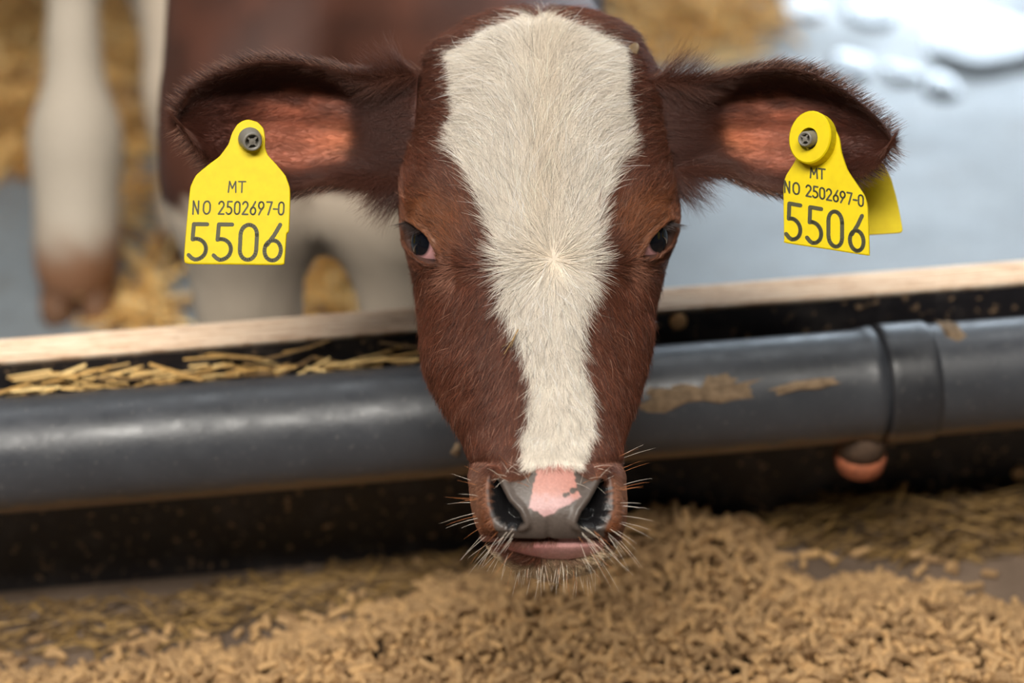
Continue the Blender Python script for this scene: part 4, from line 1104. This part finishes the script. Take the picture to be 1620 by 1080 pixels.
# damp hay at the foot of the board, right and left
def floor_straw(name, poly, n, mat, label, seed, hmax, Lr, rr, spread=.5):
    g = np.random.default_rng(seed); poly = np.array(poly, float); lo, hi = poly.min(0), poly.max(0)
    c = np.c_[g.uniform(lo[0], hi[0], n * 3), g.uniform(lo[1], hi[1], n * 3)]; sd_ = poly_sd(poly, c[:, 0], c[:, 1]); k = sd_ < 0; c, sd_ = c[k][:n], sd_[k][:n]
    P_ = np.array([FL(*q_) for q_ in c]); P_[:, 2] = .002 + hmax * g.random(len(c)) * sstep(0, 40, -sd_)
    out_ = np.clip(0.008 - (P_ - B0) @ BN, 0, 1); P_ = P_ + out_[:, None] * BN
    d = unit(BU * g.choice([-1, 1], len(c))[:, None] + BN * g.normal(0, spread, len(c))[:, None] + up3 * g.normal(0, .10, len(c))[:, None])
    return straw_stuff(name, P_, d, g.uniform(*Lr, len(c)), g.uniform(*rr, len(c)), mat, label, seed + 1)


floor_straw('hay_clump', [(1180, 840), (1280, 800), (1400, 800), (1500, 810), (1700, 770), (1700, 842), (1560, 880), (1440, 880), (1320, 870), (1240, 852)], 1500, M_OLD, 'damp brown hay heaped at the foot of the board on the right', 95, .028, (.02, .06), (.0006, .0014))
floor_straw('trodden_straw', [(330, 935), (560, 900), (760, 868), (820, 880), (740, 925), (560, 965), (380, 985), (250, 990)], 420, M_OLD, 'trodden dirty straw on the floor left of the muzzle', 97, .008, (.02, .055), (.0007, .0016), .8)
floor_straw('trodden_straw', [(-40, 965), (300, 940), (430, 965), (300, 1020), (-40, 1050)], 220, M_OLD, 'sparse dirty straw bits on the bare floor at the far left', 98, .004, (.01, .035), (.0007, .0014), .9)
V, Fc = straw_vf(np.zeros(3), RT * .35 + UP * .9, .022, .0016, gl_); o = mesh('straw_piece', V, Fc, M_STRAW, smooth=False); o.location = on_plane(1424, 786, B0 + BN * .02, BN)
tag(o, 'yellow straw stalk sticking up from the hay under the pipe joint', 'straw')
pw, nw, p1w, _ = surf_at(812, 540); mb = MB()
for (xa, ya), (xb, yb_) in (((823, 524), (814, 542)), ((814, 542), (797, 551)), ((814, 542), (800, 563)), ((818, 533), (812, 552))):
    pa, pb = (surf_at(xa, ya)[2] + nw * .0045, surf_at(xb, yb_)[2] + nw * .0045); V, Fc = straw_vf((pa + pb) / 2, pb - pa, np.linalg.norm(pb - pa) * 1.05, .00042, gl_); mb.add(V, Fc)
tag(mb.build('straw_wisp', M_OLD, smooth=False), 'tiny yellow straw wisp stuck beside the white blaze', 'straw')

# straw bedding behind, out of focus
FP = lambda x, y: on_plane(x, y, np.array([0, 0, PEN]), np.array([0, 0, 1.0]))


def bedding(name, poly, n, hmax, label, seed):
    g = np.random.default_rng(seed); poly = np.array(poly, float); lo, hi = poly.min(0), poly.max(0)
    c = np.c_[g.uniform(lo[0], hi[0], n * 3), g.uniform(lo[1], hi[1], n * 3)]; sd_ = poly_sd(poly, c[:, 0], c[:, 1]) + 20 * vnoise(c[:, 0] / 40, c[:, 1] / 30, seed); k = sd_ < 0; c, sd_ = c[k][:n], sd_[k][:n]
    P_ = np.array([FP(*q_) for q_ in c]); P_[:, 2] += .004 + hmax * g.random(len(c)) * sstep(0, 60, -sd_)
    d = unit(np.c_[g.normal(0, 1, len(c)), g.normal(0, 1, len(c)), g.normal(0, .25, len(c))])
    return straw_stuff(name, P_, d, g.uniform(.04, .13, len(c)), g.uniform(.0016, .0034, len(c)), M_BED, label, seed + 1)


M_BED = M_straw('bright_straw', lin(176, 124, 56), lin(232, 184, 108), lin(250, 222, 160))
bedding('straw_bedding', [(-150, -160), (265, -160), (255, 150), (235, 245), (120, 275), (-150, 285)], 2600, .07, 'golden straw bedding behind the pale calf leg', 101)
bedding('straw_bedding', [(880, -200), (1260, -200), (1230, 40), (1150, 95), (1040, 110), (900, 110)], 800, .05, 'straw bedding behind the top of the calf head', 103)
bedding('scattered_straw', [(175, 440), (240, 430), (290, 520), (190, 530)], 60, .006, 'few straw stalks on the pen floor beside the pale hoof', 105)
bedding('scattered_straw', [(150, 270), (300, 250), (310, 420), (200, 420)], 45, .004, 'sparse straw stalks on the pen floor before the bedding', 107)
bedding('scattered_straw', [(450, 380), (560, 380), (560, 520), (450, 520)], 90, .01, 'straw stalks seen between the legs of the brown calf', 109)
# small puddles on the pen floor that mirror the open end of the barn
t = NT('puddle_water'); t.set(Base_Color=lin(70, 74, 78), Roughness=0.03); t.b.inputs['IOR'].default_value = 1.36; M_PUD = t.m
gp = np.random.default_rng(120)
for x_, y_, rx_, lab in ((1187, 70, .013, 'round glint of water behind the right ear'), (1082, 12, .016, 'little puddle at the top right of the calf head'), (1032, 50, .012, 'little puddle beside the crown of the calf'), (1348, 104, .026, 'puddle just above the right ear'),
                         (1426, 118, .022, 'puddle right of the right ear tip, nearest the ear'), (1260, 14, .030, 'shallow puddle at the top edge left of the brightest wet patch'), (1380, 24, .034, 'long puddle at the top edge of the wet floor'), (1560, 70, .075, 'large bright wet patch in the upper right corner'), (1490, 140, .024, 'puddle below the large bright wet patch'), (1165, 20, .012, 'tiny puddle above the round glint of water')):
    c0 = FP(x_, y_); n = 26; ph = gp.uniform(0, 6.28, 3); V = []
    for sc, z_ in ((1.0, .0002), (.93, .0016), (.5, .0018)):
        for j in range(n):
            a = 2 * math.pi * j / n; rr = rx_ * sc * (1 + .12 * math.sin(2 * a + ph[0]) + .08 * math.sin(3 * a + ph[1])); V.append(c0 + [rr * math.cos(a), rr * 1.7 * math.sin(a), z_])
    tag(mesh('puddle', V, [[i * n + j, i * n + (j + 1) % n, (i + 1) * n + (j + 1) % n, (i + 1) * n + j] for i in range(2) for j in range(n)] + [list(range(2 * n, 3 * n))], M_PUD), lab, 'puddle', 'puddles on the pen floor')
scene.cycles.adaptive_threshold = 0.035
scene.cycles.max_bounces = 7; scene.cycles.diffuse_bounces = 3; scene.cycles.glossy_bounces = 3; scene.cycles.transmission_bounces = 6
